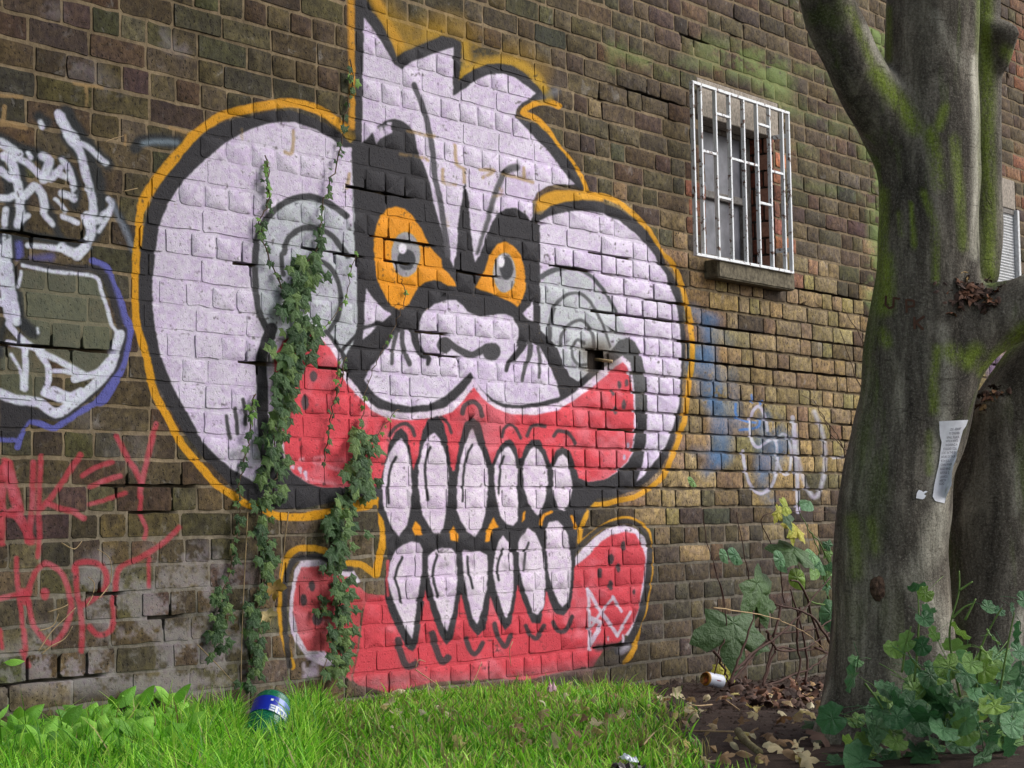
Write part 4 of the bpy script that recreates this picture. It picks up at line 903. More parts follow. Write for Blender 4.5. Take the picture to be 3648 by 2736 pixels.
ivy('dense column of small ivy leaves below the orange ear rim, reaching the grass', [("V575,1060 565,1120 580,1200 565,1280 545,1350 548,1420 540,1480", 28, 104, .044, False), ("V520,1100 510,1160 500,1220 480,1290", 10, 18, .03, False), ("V475,1270 485,1320 475,1380 480,1400", 30, 44, .040, False)])
ivy('ivy clump covering the corner of the mouth left of the teeth', [("V775,930 790,970 780,1010 770,1060", 40, 44, .056, False), ("V760,1060 730,1110 735,1160", 46, 44, .054, False), ("V735,1160 730,1220 735,1290 730,1350 735,1400 740,1460", 46, 92, .05, False), ("V700,1320 690,1290", 16, 8, .035, False)])
ivy('thin ivy trail on the red gum right of the main ivy', [("V745,770 735,830 718,880 710,930 700,1000", 5, 15, .028, False), ("V735,770 725,830", 5, 4, .025, True)])
ivy('thin trail of bright little ivy leaves beside the three black strokes', [("V548,850 543,890 540,930 530,980 520,1040 515,1090", 8, 18, .032, False), ("V547,855 545,900", 6, 5, .034, True)])
ivy('pale climbing stem with few leaves crossing the left eye', [("V868,600 875,640 858,690 835,740 815,780 795,830 785,880 778,930", 3, 5, .024, True), ("V785,1000 830,920 862,885", 3, 7, .022, True)])
# dead climber stems on the wall
def stems(name, label, cat, traces, mat, r=.0016, Y=-.02, group=None):
    for s, lab in traces:
        pts = [onY(p[0], p[1], Y - .015 * random.random()) for p in T(s)]; sp = smoothpath(pts, 4); V, Fc = tube(sp, [r * (1 - .5 * i / len(sp)) for i in range(len(sp))], 5)
        o = link(name, mesh(name, V, Fc, True), mat); tag(o, lab, cat, group)
stems('dead_creeper', '', 'creeper', [
    ("G1605,0 1590,300 1575,600 1565,900 1562,1110", 'long pale dry stem standing between the two left ivy columns'), ("G1870,0 1850,150 1830,340 1800,500 1740,770", 'dry tendril hanging under the orange rim of the lower jaw'),
    ("G640,560 690,500 720,430 710,300 630,240", 'bleached forked tendril left on the brick above the letter S'), ("G270,920 330,870 420,820 470,740", 'pale curved root strand crossing the foot of the letter O'),
    ("G250,900 330,780 420,690 490,620", 'pale straight root strand inside the letter O'), ("G250,770 340,740 380,660", 'short pale tendril in the middle of the letter O'), ("G310,650 400,620 440,600", 'tiny level twig inside the letter O'),
    ("G400,200 480,240 530,190", 'small dry twig stuck above the letter O'), ("G560,610 600,540 610,460 570,420", 'hooked dry tendril inside the letter P'), ("G1280,860 1400,980 1500,1090", 'thin dry stem leaning at the foot of the ivy column'),
    ("H480,1010 500,960 545,970", 'bent straw on the red paint over the grass'), ("H780,1200 860,1090 910,970", 'pale dry grass stalk in front of the lower jaw'), ("H480,1020 650,1140 800,1260 930,1360", 'long fallen straw slanting over the grass'), ("H1110,840 1090,900 1100,1000", 'short dry hanging tendril under the last tooth marks'),
    ("A680,920 730,900 800,880", 'short pale twig stuck to the brick above the ear'), ("A800,1240 890,1220", 'short pale twig left of the orange rim'), ("G2070,1140 2120,950 2212,760", 'pale dry stalk rising from the grass beside the ivy clump')],
    M_DRY, .0019, -.02, 'dry stems and tendrils on the wall')

# ---------------------------------------------------------------- trees
m = NT('smooth_bark'); pos = m.N('NewGeometry').outputs['Position']; st = m.scalevec(1, 1, .22, pos)
n1 = m.noise(14, 7, .65, st, .6); n2 = m.noise(70, 5, .7, m.scalevec(1, 1, 1.8, pos)); n3 = m.noise(3.2, 4, .5, m.scalevec(1, 1, .5, pos))
base = m.ramp(n1, [(.30, tuple(lin((52, 47, 42)))), (.5, tuple(lin((96, 90, 81)))), (.72, tuple(lin((154, 147, 133))))])
base = m.mix(m.ramp(n3, [(.45, G3(0)), (.62, G3(.8))]), base, m.mix(1.0, base, (1.45, 1.45, 1.4), 'MULTIPLY'))
moss = m.math('MULTIPLY', m.ramp(m.noise(7, 6, .6, m.scalevec(1, 1, .16, pos), .4), [(.50, G3(0)), (.60, G3(1))]), m.ramp(m.noise(2.1, 3, .5, m.scalevec(1, 1, .6, pos)), [(.44, G3(0)), (.56, G3(1))]))
base = m.mix(m.math('MULTIPLY', moss, .75), base, m.mix(n2, tuple(lin((54, 78, 18))), tuple(lin((120, 142, 52)))))
speck = m.ramp(m.noise(160, 3, .6, pos), [(.6, G3(0)), (.68, G3(.35))]); base = m.mix(speck, base, tuple(lin((140, 142, 130))))
at = m.N('Attribute'); at.attribute_name = 'moss_and_lit_pale'; sg_ = m.N('SeparateColor'); m.L(at.outputs['Color'], sg_.inputs[0])
base = m.mix(m.math('MULTIPLY', sg_.outputs[1], .85), base, m.ramp(n1, [(.3, tuple(lin((158, 154, 138)))), (.7, tuple(lin((232, 228, 210))))]))  # pale lichen bark, with the lit right side painted in
str_ = m.ramp(m.math('ADD', m.math('MULTIPLY', m.noise(30, 6, .7, m.scalevec(1, 1, .14, pos), .3), .6), m.math('MULTIPLY', m.noise(110, 4, .8, pos), .4)), [(.38, G3(.1)), (.52, G3(1))])
gm = m.math('MULTIPLY', m.math('MULTIPLY', sg_.outputs[0], str_), 1.0, True)
base = m.mix(gm, base, m.mix(n2, tuple(lin((84, 106, 24))), tuple(lin((160, 178, 76)))))
len_ = m.ramp(m.noise(16, 5, .75, m.scalevec(1, 1, 6, pos), .6), [(.60, G3(0)), (.67, G3(.7))]); base = m.mix(len_, base, m.mix(1.0, base, (.38, .35, .32), 'MULTIPLY'))
fis = m.ramp(m.noise(9, 6, .7, m.scalevec(1.6, 1.6, .28, pos), 1.2), [(.47, G3(0)), (.495, G3(.3)), (.52, G3(0))]); base = m.mix(fis, base, m.mix(1.0, base, (.40, .37, .34), 'MULTIPLY'))
grain = m.noise(170, 4, .8, pos); base = m.mix(m.ramp(grain, [(.38, G3(.8)), (.55, G3(0))]), base, m.mix(1.0, base, (.42, .40, .38), 'MULTIPLY')); base = m.mix(m.ramp(grain, [(.56, G3(0)), (.68, G3(.5))]), base, tuple(lin((158, 152, 138))))
m.base(base); m.rough(.85); m.spec(.25); m.bump(m.math('SUBTRACT', m.math('ADD', m.math('ADD', m.math('MULTIPLY', n2, .6), n1), m.math('MULTIPLY', grain, .35)), m.math('ADD', m.math('MULTIPLY', len_, .5), fis)), 0.7, .008); MAT_BARK = m.m
MOSS_LIT_PALE = [("C1080,60 1180,300 1250,480", 45, .8, 0), ("C1250,480 1350,600 1450,720 1500,820", 90, 1, 0), ("C1600,860 1640,1000 1660,1200", 70, 1, 0), ("C1700,700 1660,820", 50, .9, 0), ("C1760,900 1790,1200 1800,1350", 50, .8, 0), ("C1800,1400 1820,1600", 50, .7, 0),
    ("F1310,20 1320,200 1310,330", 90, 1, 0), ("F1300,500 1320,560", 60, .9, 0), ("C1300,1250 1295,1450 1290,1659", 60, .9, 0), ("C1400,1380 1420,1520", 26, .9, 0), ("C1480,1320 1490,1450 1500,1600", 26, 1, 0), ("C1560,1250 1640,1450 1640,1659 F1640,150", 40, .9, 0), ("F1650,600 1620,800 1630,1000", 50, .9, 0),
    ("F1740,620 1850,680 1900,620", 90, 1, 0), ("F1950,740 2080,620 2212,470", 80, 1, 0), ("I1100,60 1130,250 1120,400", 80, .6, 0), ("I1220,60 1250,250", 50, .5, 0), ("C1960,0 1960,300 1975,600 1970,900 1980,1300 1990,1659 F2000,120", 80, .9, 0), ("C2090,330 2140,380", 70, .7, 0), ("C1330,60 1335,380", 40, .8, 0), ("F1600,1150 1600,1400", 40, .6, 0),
    ("C1890,380 1895,700 1900,1100 1890,1659", 40, .9, 1), ("C1640,100 1800,400", 60, .35, 1), ("F1690,480 1730,800 1700,1000", 70, .55, 1), ("F1700,1000 1640,1300 1660,1659", 80, .7, 1), ("I1650,60 1600,250 1500,420 1620,640", 130, .65, 1), ("I1690,700 1680,900", 60, .6, 1), ("C1180,180 1290,400 1420,560", 40, .6, 1), ("I2190,650 2160,850 2120,1000", 60, .8, 1), ("F2150,1300 2160,1659", 50, .3, 1)]  # pale strokes: light bark, partly the sunlit side put into the colour
def moss_and_lit_pale(o):
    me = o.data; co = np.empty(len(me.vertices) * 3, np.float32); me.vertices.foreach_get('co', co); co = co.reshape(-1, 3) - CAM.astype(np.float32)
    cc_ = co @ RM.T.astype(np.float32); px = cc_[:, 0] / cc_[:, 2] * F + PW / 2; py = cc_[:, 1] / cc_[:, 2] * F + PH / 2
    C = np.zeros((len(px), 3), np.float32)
    for s, wd_, a, ch in MOSS_LIT_PALE:
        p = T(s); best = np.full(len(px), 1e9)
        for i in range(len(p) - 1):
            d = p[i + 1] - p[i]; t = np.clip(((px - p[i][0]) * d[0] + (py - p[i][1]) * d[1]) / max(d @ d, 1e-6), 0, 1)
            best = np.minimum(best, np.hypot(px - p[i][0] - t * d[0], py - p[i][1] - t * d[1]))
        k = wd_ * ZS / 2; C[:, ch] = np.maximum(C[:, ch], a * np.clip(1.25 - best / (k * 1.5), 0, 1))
    color_attr(me, 'moss_and_lit_pale', C)
def ptube(rows, n=26):
    """rows: (px,py,depth,radius px)"""
    C = [Vector(atD(a, b, d)) for a, b, d, r in rows]; R = [r / F * d for a, b, d, r in rows]
    S = smoothpath([(*c, ) for c in C], 5); RR = []
    for i in range(len(R) - 1):
        for k in range(5): RR.append(R[i] + (R[i + 1] - R[i]) * k / 5)
    RR.append(R[-1]); return tube(S, RR, n)
def knobs(V, Fc): return V, Fc
def organic(name, tubes, voxel, smooth, parent, mat, disp=.011):
    V, Fc = joinVF(tubes); me = mesh(name, V, Fc); o = bpy.data.objects.new(name, me); COL.objects.link(o)
    md = o.modifiers.new('r', 'REMESH'); md.mode = 'VOXEL'; md.voxel_size = voxel; md.use_smooth_shade = True
    ms = o.modifiers.new('s', 'SMOOTH'); ms.factor = .5; ms.iterations = smooth
    dg = bpy.context.evaluated_depsgraph_get(); m2 = bpy.data.meshes.new_from_object(o.evaluated_get(dg)); bpy.data.objects.remove(o)
    co = np.empty(len(m2.vertices) * 3, np.float32); m2.vertices.foreach_get('co', co); co = co.reshape(-1, 3)
    no = np.empty(len(m2.vertices) * 3, np.float32); m2.vertices.foreach_get('normal', no); no = no.reshape(-1, 3)
    dd = np.array([disp * (mnoise.noise(Vector((a * 5, b * 5, c * 2.2))) + .55 * mnoise.noise(Vector((a * 12, b * 12, c * 7 + 3))) + .25 * mnoise.noise(Vector((a * 25, b * 25, c * 9)))) for a, b, c in co])
    co += no * dd[:, None]; m2.vertices.foreach_set('co', co.ravel()); m2.update(); m2.name = name
    m2.materials.clear(); m2.polygons.foreach_set('use_smooth', [True] * len(m2.polygons)); return link(name, m2, mat, parent)
tb = atD(3060, 2700, 5.85); tree = empty('tree', (tb[0], tb[1], gz(tb[0], tb[1]) - .02)); tag(tree, 'thick mossy grey tree with a torn white notice and a low right hand fork', 'tree')
D0 = 5.85
tk = ptube([(3190, 2900, D0, 345), (3188, 2700, D0, 300), (3180, 2560, D0, 268), (3180, 2430, D0, 246), (3182, 2300, D0, 228), (3180, 2150, D0, 216), (3170, 1950, D0, 208), (3180, 1800, D0, 207), (3203, 1650, D0, 197), (3235, 1540, D0, 200), (3266, 1430, D0, 204), (3285, 1300, D0, 206), (3300, 1150, D0, 200), (3308, 980, D0, 186), (3310, 800, D0, 180), (3312, 600, D0, 180), (3316, 420, D0, 174), (3318, 200, D0, 170), (3320, 0, D0, 168), (3320, -300, D0, 163), (3300, -900, D0, 150), (3280, -1500, D0, 130)])
br1 = ptube([(3275, 640, D0, 130), (3215, 490, D0 - .02, 125), (3140, 400, D0 - .05, 112), (3065, 270, D0 - .1, 104), (3000, 130, D0 - .15, 100), (2945, -10, D0 - .2, 96), (2870, -220, D0 - .3, 90), (2700, -700, D0 - .5, 75), (2500, -1300, D0 - .7, 55)])
br2 = ptube([(3270, 1260, D0, 170), (3400, 1210, D0 - .02, 165), (3520, 1140, D0 - .04, 125), (3640, 1090, D0 - .06, 112), (3800, 1020, D0 - .1, 108), (4100, 820, D0 - .2, 100), (4500, 300, D0 - .3, 80)])
br3 = ptube([(3440, 1150, D0 + .10, 90), (3475, 1000, D0 + .16, 85), (3490, 800, D0 + .20, 78), (3492, 500, D0 + .22, 76), (3490, 200, D0 + .25, 74), (3495, 0, D0 + .28, 74), (3500, -500, D0 + .3, 66)])
stub = ptube([(3500, 120, D0 + .22, 50), (3560, 118, D0 + .2, 58), (3605, 130, D0 + .18, 52), (3628, 140, D0 + .18, 36)]); stub2 = ptube([(3560, 250, D0 + .2, 30), (3575, 190, D0 + .19, 40), (3590, 150, D0 + .18, 40)])
roots = [ptube([(3050, 2440, D0 - .02, 100), (2985, 2580, D0 - .06, 85), (2950, 2680, D0 - .1, 75), (2920, 2800, D0 - .14, 60)]), ptube([(3300, 2350, D0 - .05, 120), (3390, 2550, D0 - .15, 110), (3420, 2750, D0 - .2, 90)])]
trunk = organic('trunk', [tk, br1, br2, br3, stub, stub2] + roots, .011, 20, tree, MAT_BARK); moss_and_lit_pale(trunk)
t2 = atD(3560, 2600, 6.15); tree2 = empty('tree', (t2[0], t2[1], gz(t2[0], t2[1]) - .02)); tag(tree2, 'dark leaning second tree just behind the thick mossy one', 'tree')
s2 = ptube([(3500, 2850, 6.1, 330), (3510, 2650, 6.1, 270), (3515, 2450, 6.1, 225), (3520, 2200, 6.1, 205), (3540, 1980, 6.1, 215), (3575, 1780, 6.1, 225), (3625, 1600, 6.1, 215), (3690, 1450, 6.1, 200), (3800, 1310, 6.1, 185), (4000, 1150, 6.1, 170), (4300, 800, 6.1, 150), (4500, 200, 6.1, 130), (4600, -600, 6.1, 110)])
s3 = ptube([(3560, 1650, 6.05, 110), (3540, 1480, 6.03, 70), (3560, 1395, 6.0, 45)])
stem2 = organic('trunk', [s2, s3], .013, 14, tree2, MAT_BARK); moss_and_lit_pale(stem2)
def bvh(o):
    me = o.data; return BVHTree.FromPolygons([v.co for v in me.vertices], [tuple(p.vertices) for p in me.polygons])
BV = bvh(trunk)
def ontrunk(px, py, off=.004):
    d = Vector(ray(px, py)).normalized(); h = BV.ray_cast(Vector(CAM), d)
    return None if h[0] is None else h[0] - d * off
# paper notice: a sheet that follows the bark, curling free at its right edge
def Z6(x, y): return (3240 + x * 240 / 2212, 1450 + y * 240 / 2212)
def Z7(x, y): return (3240 + x * 240 / 2212, 1630 + y * 240 / 2212)
leftE = [Z6(975, 470), Z6(985, 700), Z6(1000, 950), Z6(1060, 1150), Z6(1030, 1350), Z6(1010, 1500), Z7(985, 100), Z7(950, 300), Z7(900, 500), Z7(860, 700), Z7(815, 900), Z7(790, 1100), Z7(760, 1280), Z7(850, 1430)]
rightE = [Z6(1930, 420), Z6(1860, 620), Z6(1760, 760), Z6(1700, 980), Z6(1640, 1200), Z6(1580, 1420), Z7(1530, 60), Z7(1450, 260), Z7(1400, 480), Z7(1385, 700), Z7(1385, 900), Z7(1290, 1100), Z7(1200, 1320), Z7(1150, 1500)]
base_pt = Vector(ontrunk(*Z6(1300, 900), .0)); dep_s = (RM @ (np.array(base_pt) - CAM))[2]
def paper_pt(px, py, off):
    p = ontrunk(px, py, off); q = Vector(atD(px, py, dep_s - off))
    if p is None: return q
    dp = (RM @ (np.array(p) - CAM))[2]
    return p if dp < dep_s + .03 else q
MAT_PAPER = simple('weathered_paper', (232, 234, 240), .8, .2, .08, 40, .3, .003, c2=(214, 214, 220)); MAT_INK = simple('faded_print', (64, 58, 80), .9, .1, .2, 60)
note = empty('paper_notice', tuple(base_pt)); tag(note, 'torn white lost dog notice pasted on the mossy tree', 'notice')
V = []; Fc = []; nc = 7
for i, (l, r) in enumerate(zip(leftE, rightE)):
    for k in range(nc):
        t = k / (nc - 1); V.append(paper_pt(l[0] + (r[0] - l[0]) * t, l[1] + (r[1] - l[1]) * t, .004 + .012 * max(0, t - .75) * 4 * (1 if i < 3 else .3)))
for i in range(len(leftE) - 1):
    for k in range(nc - 1): Fc.append((i * nc + k, i * nc + k + 1, (i + 1) * nc + k + 1, (i + 1) * nc + k))
link('paper_sheet', mesh('paper_sheet', V, Fc, True), MAT_PAPER, note)
def text_mesh(body, size=1.0):
    cu = bpy.data.curves.new('t', 'FONT'); cu.body = body; cu.size = size; o = bpy.data.objects.new('t', cu); COL.objects.link(o)
    dg = bpy.context.evaluated_depsgraph_get(); me = bpy.data.meshes.new_from_object(o.evaluated_get(dg)); bpy.data.objects.remove(o)
    return [tuple(v.co) for v in me.vertices], [tuple(p.vertices) for p in me.polygons]
tv = []; tf = []
lines = [("LOST - REWARD", Z6(1325, 780), Z6(1720, 745)), ("MY DOG BEN", Z6(1305, 905), Z6(1640, 890)), ("SMALL BLACK", Z6(1220, 1040), Z6(1640, 1020)), ("WITH A WHITE", Z6(1190, 1165), Z6(1600, 1140)), ("WEARING A", Z6(1185, 1290), Z6(1575, 1265)),
         ("STUDDED COLL", Z6(1110, 1420), Z6(1560, 1395)), ("LOST IN THE EA", Z6(1060, 1550), Z6(1530, 1520)), ("HOURS OF THUR", Z7(1040, 20), Z7(1500, 0)), ("9TH JULY  I", Z7(1030, 150), Z7(1440, 130)), ("OWN WHERE", Z7(1025, 280), Z7(1430, 260)),
         ("EASE RING", Z7(1010, 415), Z7(1350, 400)), ("07753 2", Z7(1010, 545), Z7(1300, 535)), ("LIVERPOO", Z7(1010, 680), Z7(1250, 660)), ("ABETH", Z7(990, 800), Z7(1200, 780)), ("ROAD", Z7(985, 905), Z7(1140, 890))]
for s, a, b in lines:
    v, f = text_mesh(s); wmax = max(q[0] for q in v); o = len(tv); hgt = 8.6
    for q in v:
        t = q[0] / wmax; px = a[0] + (b[0] - a[0]) * t; py = a[1] + (b[1] - a[1]) * t - q[1] / .7 * hgt; tv.append(paper_pt(px, py, .0085))
    tf += [tuple(i + o for i in g) for g in f]
lt = link('lettering', mesh('lettering', tv, tf), MAT_INK, note); lt['kind'] = 'stuff'
def decal(name, pts, mat, parent, off=.003):
    V = [ontrunk(*p, off) for p in pts]
    if any(v is None for v in V): return None
    c = sum(V, Vector()) / len(V); V2 = V + [c]; n = len(V); return link(name, mesh(name, V2, [(i, (i + 1) % n, n) for i in range(n)]), mat, parent)
sc_pts = [Z7(215, 1330), Z7(245, 1150), Z7(310, 1060), Z7(400, 1090), Z7(450, 1130), Z7(540, 1090), Z7(600, 1120), Z7(470, 1200), Z7(550, 1250), Z7(490, 1340), Z7(430, 1375)]
c0 = ontrunk(*Z7(400, 1220)); scr = empty('paper_scrap', tuple(c0)); tag(scr, 'small torn corner of white paper left of the notice on the tree', 'paper scrap'); decal('paper_sheet', sc_pts, MAT_PAPER, scr, .004)
# carved letters, brown scars in the bark
MAT_SCAR = simple('carved_scar', (92, 66, 54), .9, .2, .3, 60, .5, .004)
def Z8(x, y): return (3100 + x * 240 / 2212, 1000 + y * 240 / 2212)
def carve(strokes, wpx):
    V = []; Fc = []
    for s in strokes:
        for (a, b) in zip(s[:-1], s[1:]):
            a = np.array(Z8(*a)); b = np.array(Z8(*b)); d = b - a; d /= np.linalg.norm(d); nn = np.array([-d[1], d[0]]) * wpx / 2; o = len(V)
            for q in (a - nn - d * 1, b - nn + d * 1, b + nn + d * 1, a + nn - d * 1):
                h = ontrunk(*q, .0022)
                if h is None: return
                V.append(h)
            Fc.append((o, o + 1, o + 2, o + 3))
    o = link('carved_letter', mesh('carved_letter', V, Fc), MAT_SCAR, tree); o['kind'] = 'stuff' if len(strokes) > 2 else 'thing'
    if o['kind'] == 'thing': del o['kind']
carve([[(520, 500), (500, 780), (620, 900), (760, 860), (770, 560), (960, 600)]], 8)
carve([[(1180, 620), (1200, 1040)], [(1200, 620), (1440, 660), (1440, 830), (1220, 860)]], 8)
carve([[(1450, 1190), (1460, 1580)], [(1780, 1170), (1480, 1370)], [(1500, 1370), (1740, 1600)]], 9)
# the branch scar low on the trunk
kn = ontrunk(*(I_ := (2432 + 1270 * ZS, 1824 + 490 * ZS)), -.01); bm = bmesh.new(); bmesh.ops.create_icosphere(bm, subdivisions=3, radius=1)
for v in bm.verts:
    r = 1 + .25 * mnoise.noise(v.co * 4); v.co = Vector(kn) + Vector((v.co.x * .026, v.co.y * .022, v.co.z * .036)) * r
me = bpy.data.meshes.new('branch_scar'); bm.to_mesh(me); bm.free(); link('branch_scar', me, simple('scar_bark', (98, 78, 64), .95, .2, .5, 90, 1, .006, c2=(52, 40, 34)), tree)
# leaf litter caught in the forks
m = NT('dead_leaf'); oi = m.N('ObjectInfo'); b_ = m.ramp(oi.outputs['Random'], [(0, tuple(lin((92, 56, 36)))), (.5, tuple(lin((130, 88, 56)))), (1, tuple(lin((64, 44, 34))))]); m.base(b_); m.rough(.8); M_DEAD = m.m
m = NT('pale_dead_leaf'); oi = m.N('ObjectInfo'); tc = m.N('TexCoord').outputs['Object']; b_ = m.ramp(oi.outputs['Random'], [(0, tuple(lin((196, 176, 128)))), (.45, tuple(lin((186, 150, 98)))), (.75, tuple(lin((206, 196, 160)))), (1, tuple(lin((178, 128, 80))))])
m.base(m.mix(m.ramp(m.noise(30, 4, .6, tc), [(.4, G3(0)), (.7, G3(.5))]), b_, m.mix(1.0, b_, (.6, .5, .4), 'MULTIPLY'))); m.rough(.7); M_PALE = m.m
DL = [leaf_mesh('leaf', [(x, y) for x, y in ov_o], 1.1, 1.2, ruffle=.05), leaf_mesh('leaf', maple_o, -.8, .9, ruffle=.07), leaf_mesh('leaf', maple_o, .7, .7, ruffle=.08)]
m = NT('rotten_leaf'); oi = m.N('ObjectInfo'); m.base(m.ramp(oi.outputs['Random'], [(0, tuple(lin((52, 36, 30)))), (.6, tuple(lin((78, 54, 42)))), (.93, tuple(lin((110, 70, 46)))), (1, tuple(lin((190, 160, 110))))])); m.rough(.85); M_DEADD = m.m
def litter(label, cx, cy, rx, ry, n, dep, parent_tree):
    c = atD(cx, cy, dep); o = empty('leaf_litter', tuple(c)); tag(o, label, 'leaf litter')
    for i in range(n):
        px = cx + random.gauss(0, rx); py = cy + random.gauss(0, ry); d = Vector(ray(px, py)).normalized(); h = BV.ray_cast(Vector(CAM), d)
        loc = (h[0] - d * random.uniform(.0, .02)) if h[0] is not None else Vector(atD(px, py, dep))
        place_leaf(random.choice(DLd), loc, (random.gauss(0, 1), random.gauss(0, 1), random.gauss(0, .4)), TOCAM + Vector((random.gauss(0, .5), random.gauss(0, .5), 1)), random.uniform(.012, .03), o, M_DEADD)
DLd = [x.copy() for x in DL]
litter('brown dead leaves caught in the upper fork of the mossy tree', 3470, 1040, 52, 30, 90, 5.8, tree); litter('dead leaves lodged in the dark fork beside the purple patch', 3560, 1410, 35, 22, 40, 6.0, tree2)

# crown above the picture: limbs already leave the frame, unseen leaves added above to shade the right
cr_c = Vector(atD(3100, -1700, 5.7)); V = []; Fc = []
for i in range(5200):
    a = random.random() * 6.28; r = 2.6 * math.sqrt(random.random()); p = Vector((cr_c.x + math.cos(a) * r - .2, cr_c.y + math.sin(a) * r * .9 + .1, 3.9 + random.random() * 1.9 + .25 * mnoise.noise(Vector((math.cos(a) * r, math.sin(a) * r, 0)) * 2)))
    if p.y > -.15: continue
    s = random.uniform(.05, .09); u = Vector((random.gauss(0, 1), random.gauss(0, 1), random.gauss(0, .5))).normalized(); w_ = u.orthogonal().normalized(); b = len(V)
    V += [p - u * s, p + w_ * s * .6, p + u * s, p - w_ * s * .6]; Fc.append((b, b + 1, b + 2, b + 3))
o = link('shade_crown', mesh('shade_crown', V, Fc), M_MAPG, tree); o['kind'] = 'stuff'

# ---------------------------------------------------------------- shrub stems between the wall and the tree
def shrub(name, label, traces, mat, r, Yd, leaves=(), cat='shrub', jitter=.01):
    p0 = onY(*T(traces[0])[0], Yd); root = empty(name, (p0[0], p0[1], gz(p0[0], p0[1]))); tag(root, label, cat)
    sv = []
    for t in traces:
        P = T(t); n = len(P); ph = random.random() * 6
        pts = [onY(p[0], p[1], Yd + .02 * math.sin(ph + 1.7 * i / max(1, n - 1))) for i, p in enumerate(P)]; sp = smoothpath(pts, 5)
        for q in sp[1:-1]: q += Vector((random.gauss(0, .0008), random.gauss(0, .003), random.gauss(0, .0008)))
        sv.append(tube(sp, [r * (1 - .55 * i / len(sp)) for i in range(len(sp))], 5))
    V, Fc = joinVF(sv); o = link('stem', mesh('stem', V, Fc, True), mat, root); o['kind'] = 'stuff'
    for (s, size, tilt, kind) in leaves:
        c = T(s)[0]; loc = onY(c[0], c[1], Yd - .02)
        me_, mt = {'y': (MPY, M_MAPY), 'g': (MPG, M_MAPG), 's': (OVG, M_MAL), 'i': (IVYS, M_MAL)}[kind]
        place_leaf(me_, loc, (math.sin(tilt) * .9, -.2, -math.cos(tilt)), TOCAM + Vector((random.gauss(0, .25), random.gauss(0, .25), .5)), size, root, mt)
    return root
MPY = leaf_mesh('leaf', maple_o, .35, .35, .3, ruffle=.03); MPG = leaf_mesh('leaf', [(x * 1.15, y) for x, y in maple_o], .3, .2, .3, ruffle=.02); OVG = leaf_mesh('leaf', ov_o, .3, .3, .1); IVYS = leaf_mesh('leaf', ivy_o, .3, .3, .3)
shrub('sapling', 'yellow and green leaved sapling rising beside the left edge of the big trunk', ["I960,660 930,480 900,340 860,200 790,60 740,-60", "I960,340 870,180 820,120", "I920,600 800,560 780,420 720,300", "I970,360 880,340 760,290 660,220"], M_GSTEM, .0035, -.55,
      [("F640,1615", .085, 1.3, 'y'), ("I750,95", .10, -1.3, 'y'), ("I680,110", .09, 1.3, 'y'), ("F600,1640", .07, .9, 'y'), ("I640,10", .09, 1.4, 'g'), ("I730,210", .15, -1.1, 'g'), ("I590,255", .13, .9, 's'), ("I700,370", .13, .8, 's'), ("I840,290", .13, 1.0, 's'), ("I880,340", .11, -1.1, 's'), ("I930,560", .17, .2, 's'), ("F830,1590", .12, -1.4, 's'),
       ("I930,180", .06, .2, 'i'), ("I935,240", .06, .3, 'i'), ("I930,370", .07, 0, 'i'), ("I925,330", .08, .4, 'i'), ("I930,450", .06, 0, 'i'), ("I940,650", .09, .1, 'i'), ("I790,270", .12, 1.4, 's')])
shrub('sapling', 'sapling with two large dark green lobed leaves in front of the lower right brickwork', ["I190,1140 240,900 280,760 250,500 190,330 130,0", "I270,1100 275,880 265,600 200,340", "I660,590 640,420 590,240 520,20 F940,1659", "I520,850 480,640 420,380 350,0"], M_TWIG, .0032, -.5,
      [("I450,400", .20, .5, 'g'), ("I320,640", .24, -.3, 'g'), ("I290,250", .12, 1.2, 's'), ("I240,240", .08, .8, 's'), ("F30,1440", .07, 1.2, 's'), ("I500,540", .13, .2, 'g')])
shrub('dead_shrub', 'tangle of bare dark brown twigs between the wall and the trunk', ["I300,1120 400,1000 480,900 580,800 700,780 850,760 960,700", "I330,1040 450,920 620,800 780,640 960,420", "I380,1130 560,1120 700,1060 850,1000 960,900", "I500,1180 560,1000 620,880 760,900 900,880", "I300,1110 360,960 420,800 460,640",
      "I640,600 600,760 560,960 520,1130", "I760,620 740,800 760,980 720,1120", "I420,1140 600,1130 760,1160 920,1160", "I540,770 580,850 640,900 800,880 950,780", "I960,860 860,700 760,640 600,600", "I200,900 260,1000 300,1100", "I860,880 960,920", "I800,1120 800,900 700,500", "I900,900 780,500 700,440"], M_TWIG, .006, -.75)
shrub('dry_stalk', 'long pale bent stalk arching over the dark twigs', ["I200,620 400,650 560,680 700,730 820,800 915,890"], M_DRY, .0025, -.9, cat='stalk'); shrub('sapling', 'thin leafless stems leaning on the brick beside the white tag', ["F1120,1320 1040,1240 960,1150 900,1020 860,950 770,900", "F1060,1300 1000,1160 920,1060 880,1010", "F1120,1320 1130,1200", "F1160,860 1090,680 1020,480", "F1190,600 1130,480 1040,340"], M_STEM, .003, -.3)
shrub('weed', 'small yellow green weed behind the fallen can', ["I250,1080 250,1010 240,960", "I270,1080 300,1030"], M_GSTEM, .0015, -.2, [("I245,1010", .07, .8, 'y'), ("I290,1030", .07, -.6, 'y'), ("I225,980", .06, .2, 'y'), ("I305,985", .06, -1, 'y')], 'weed')
hole_twig = [onY(2120, 1280, .02), onY(2150, 1284, -.02), onY(2181, 1288, -.055)]
V, Fc = tube([Vector(p) for p in hole_twig], [.006, .0065, .007], 8); tag(link('broken_stick', mesh('broken_stick', V, Fc, True), M_DRY), 'stub of a broken stick poking out of the hole above the right gum tip', 'stick')

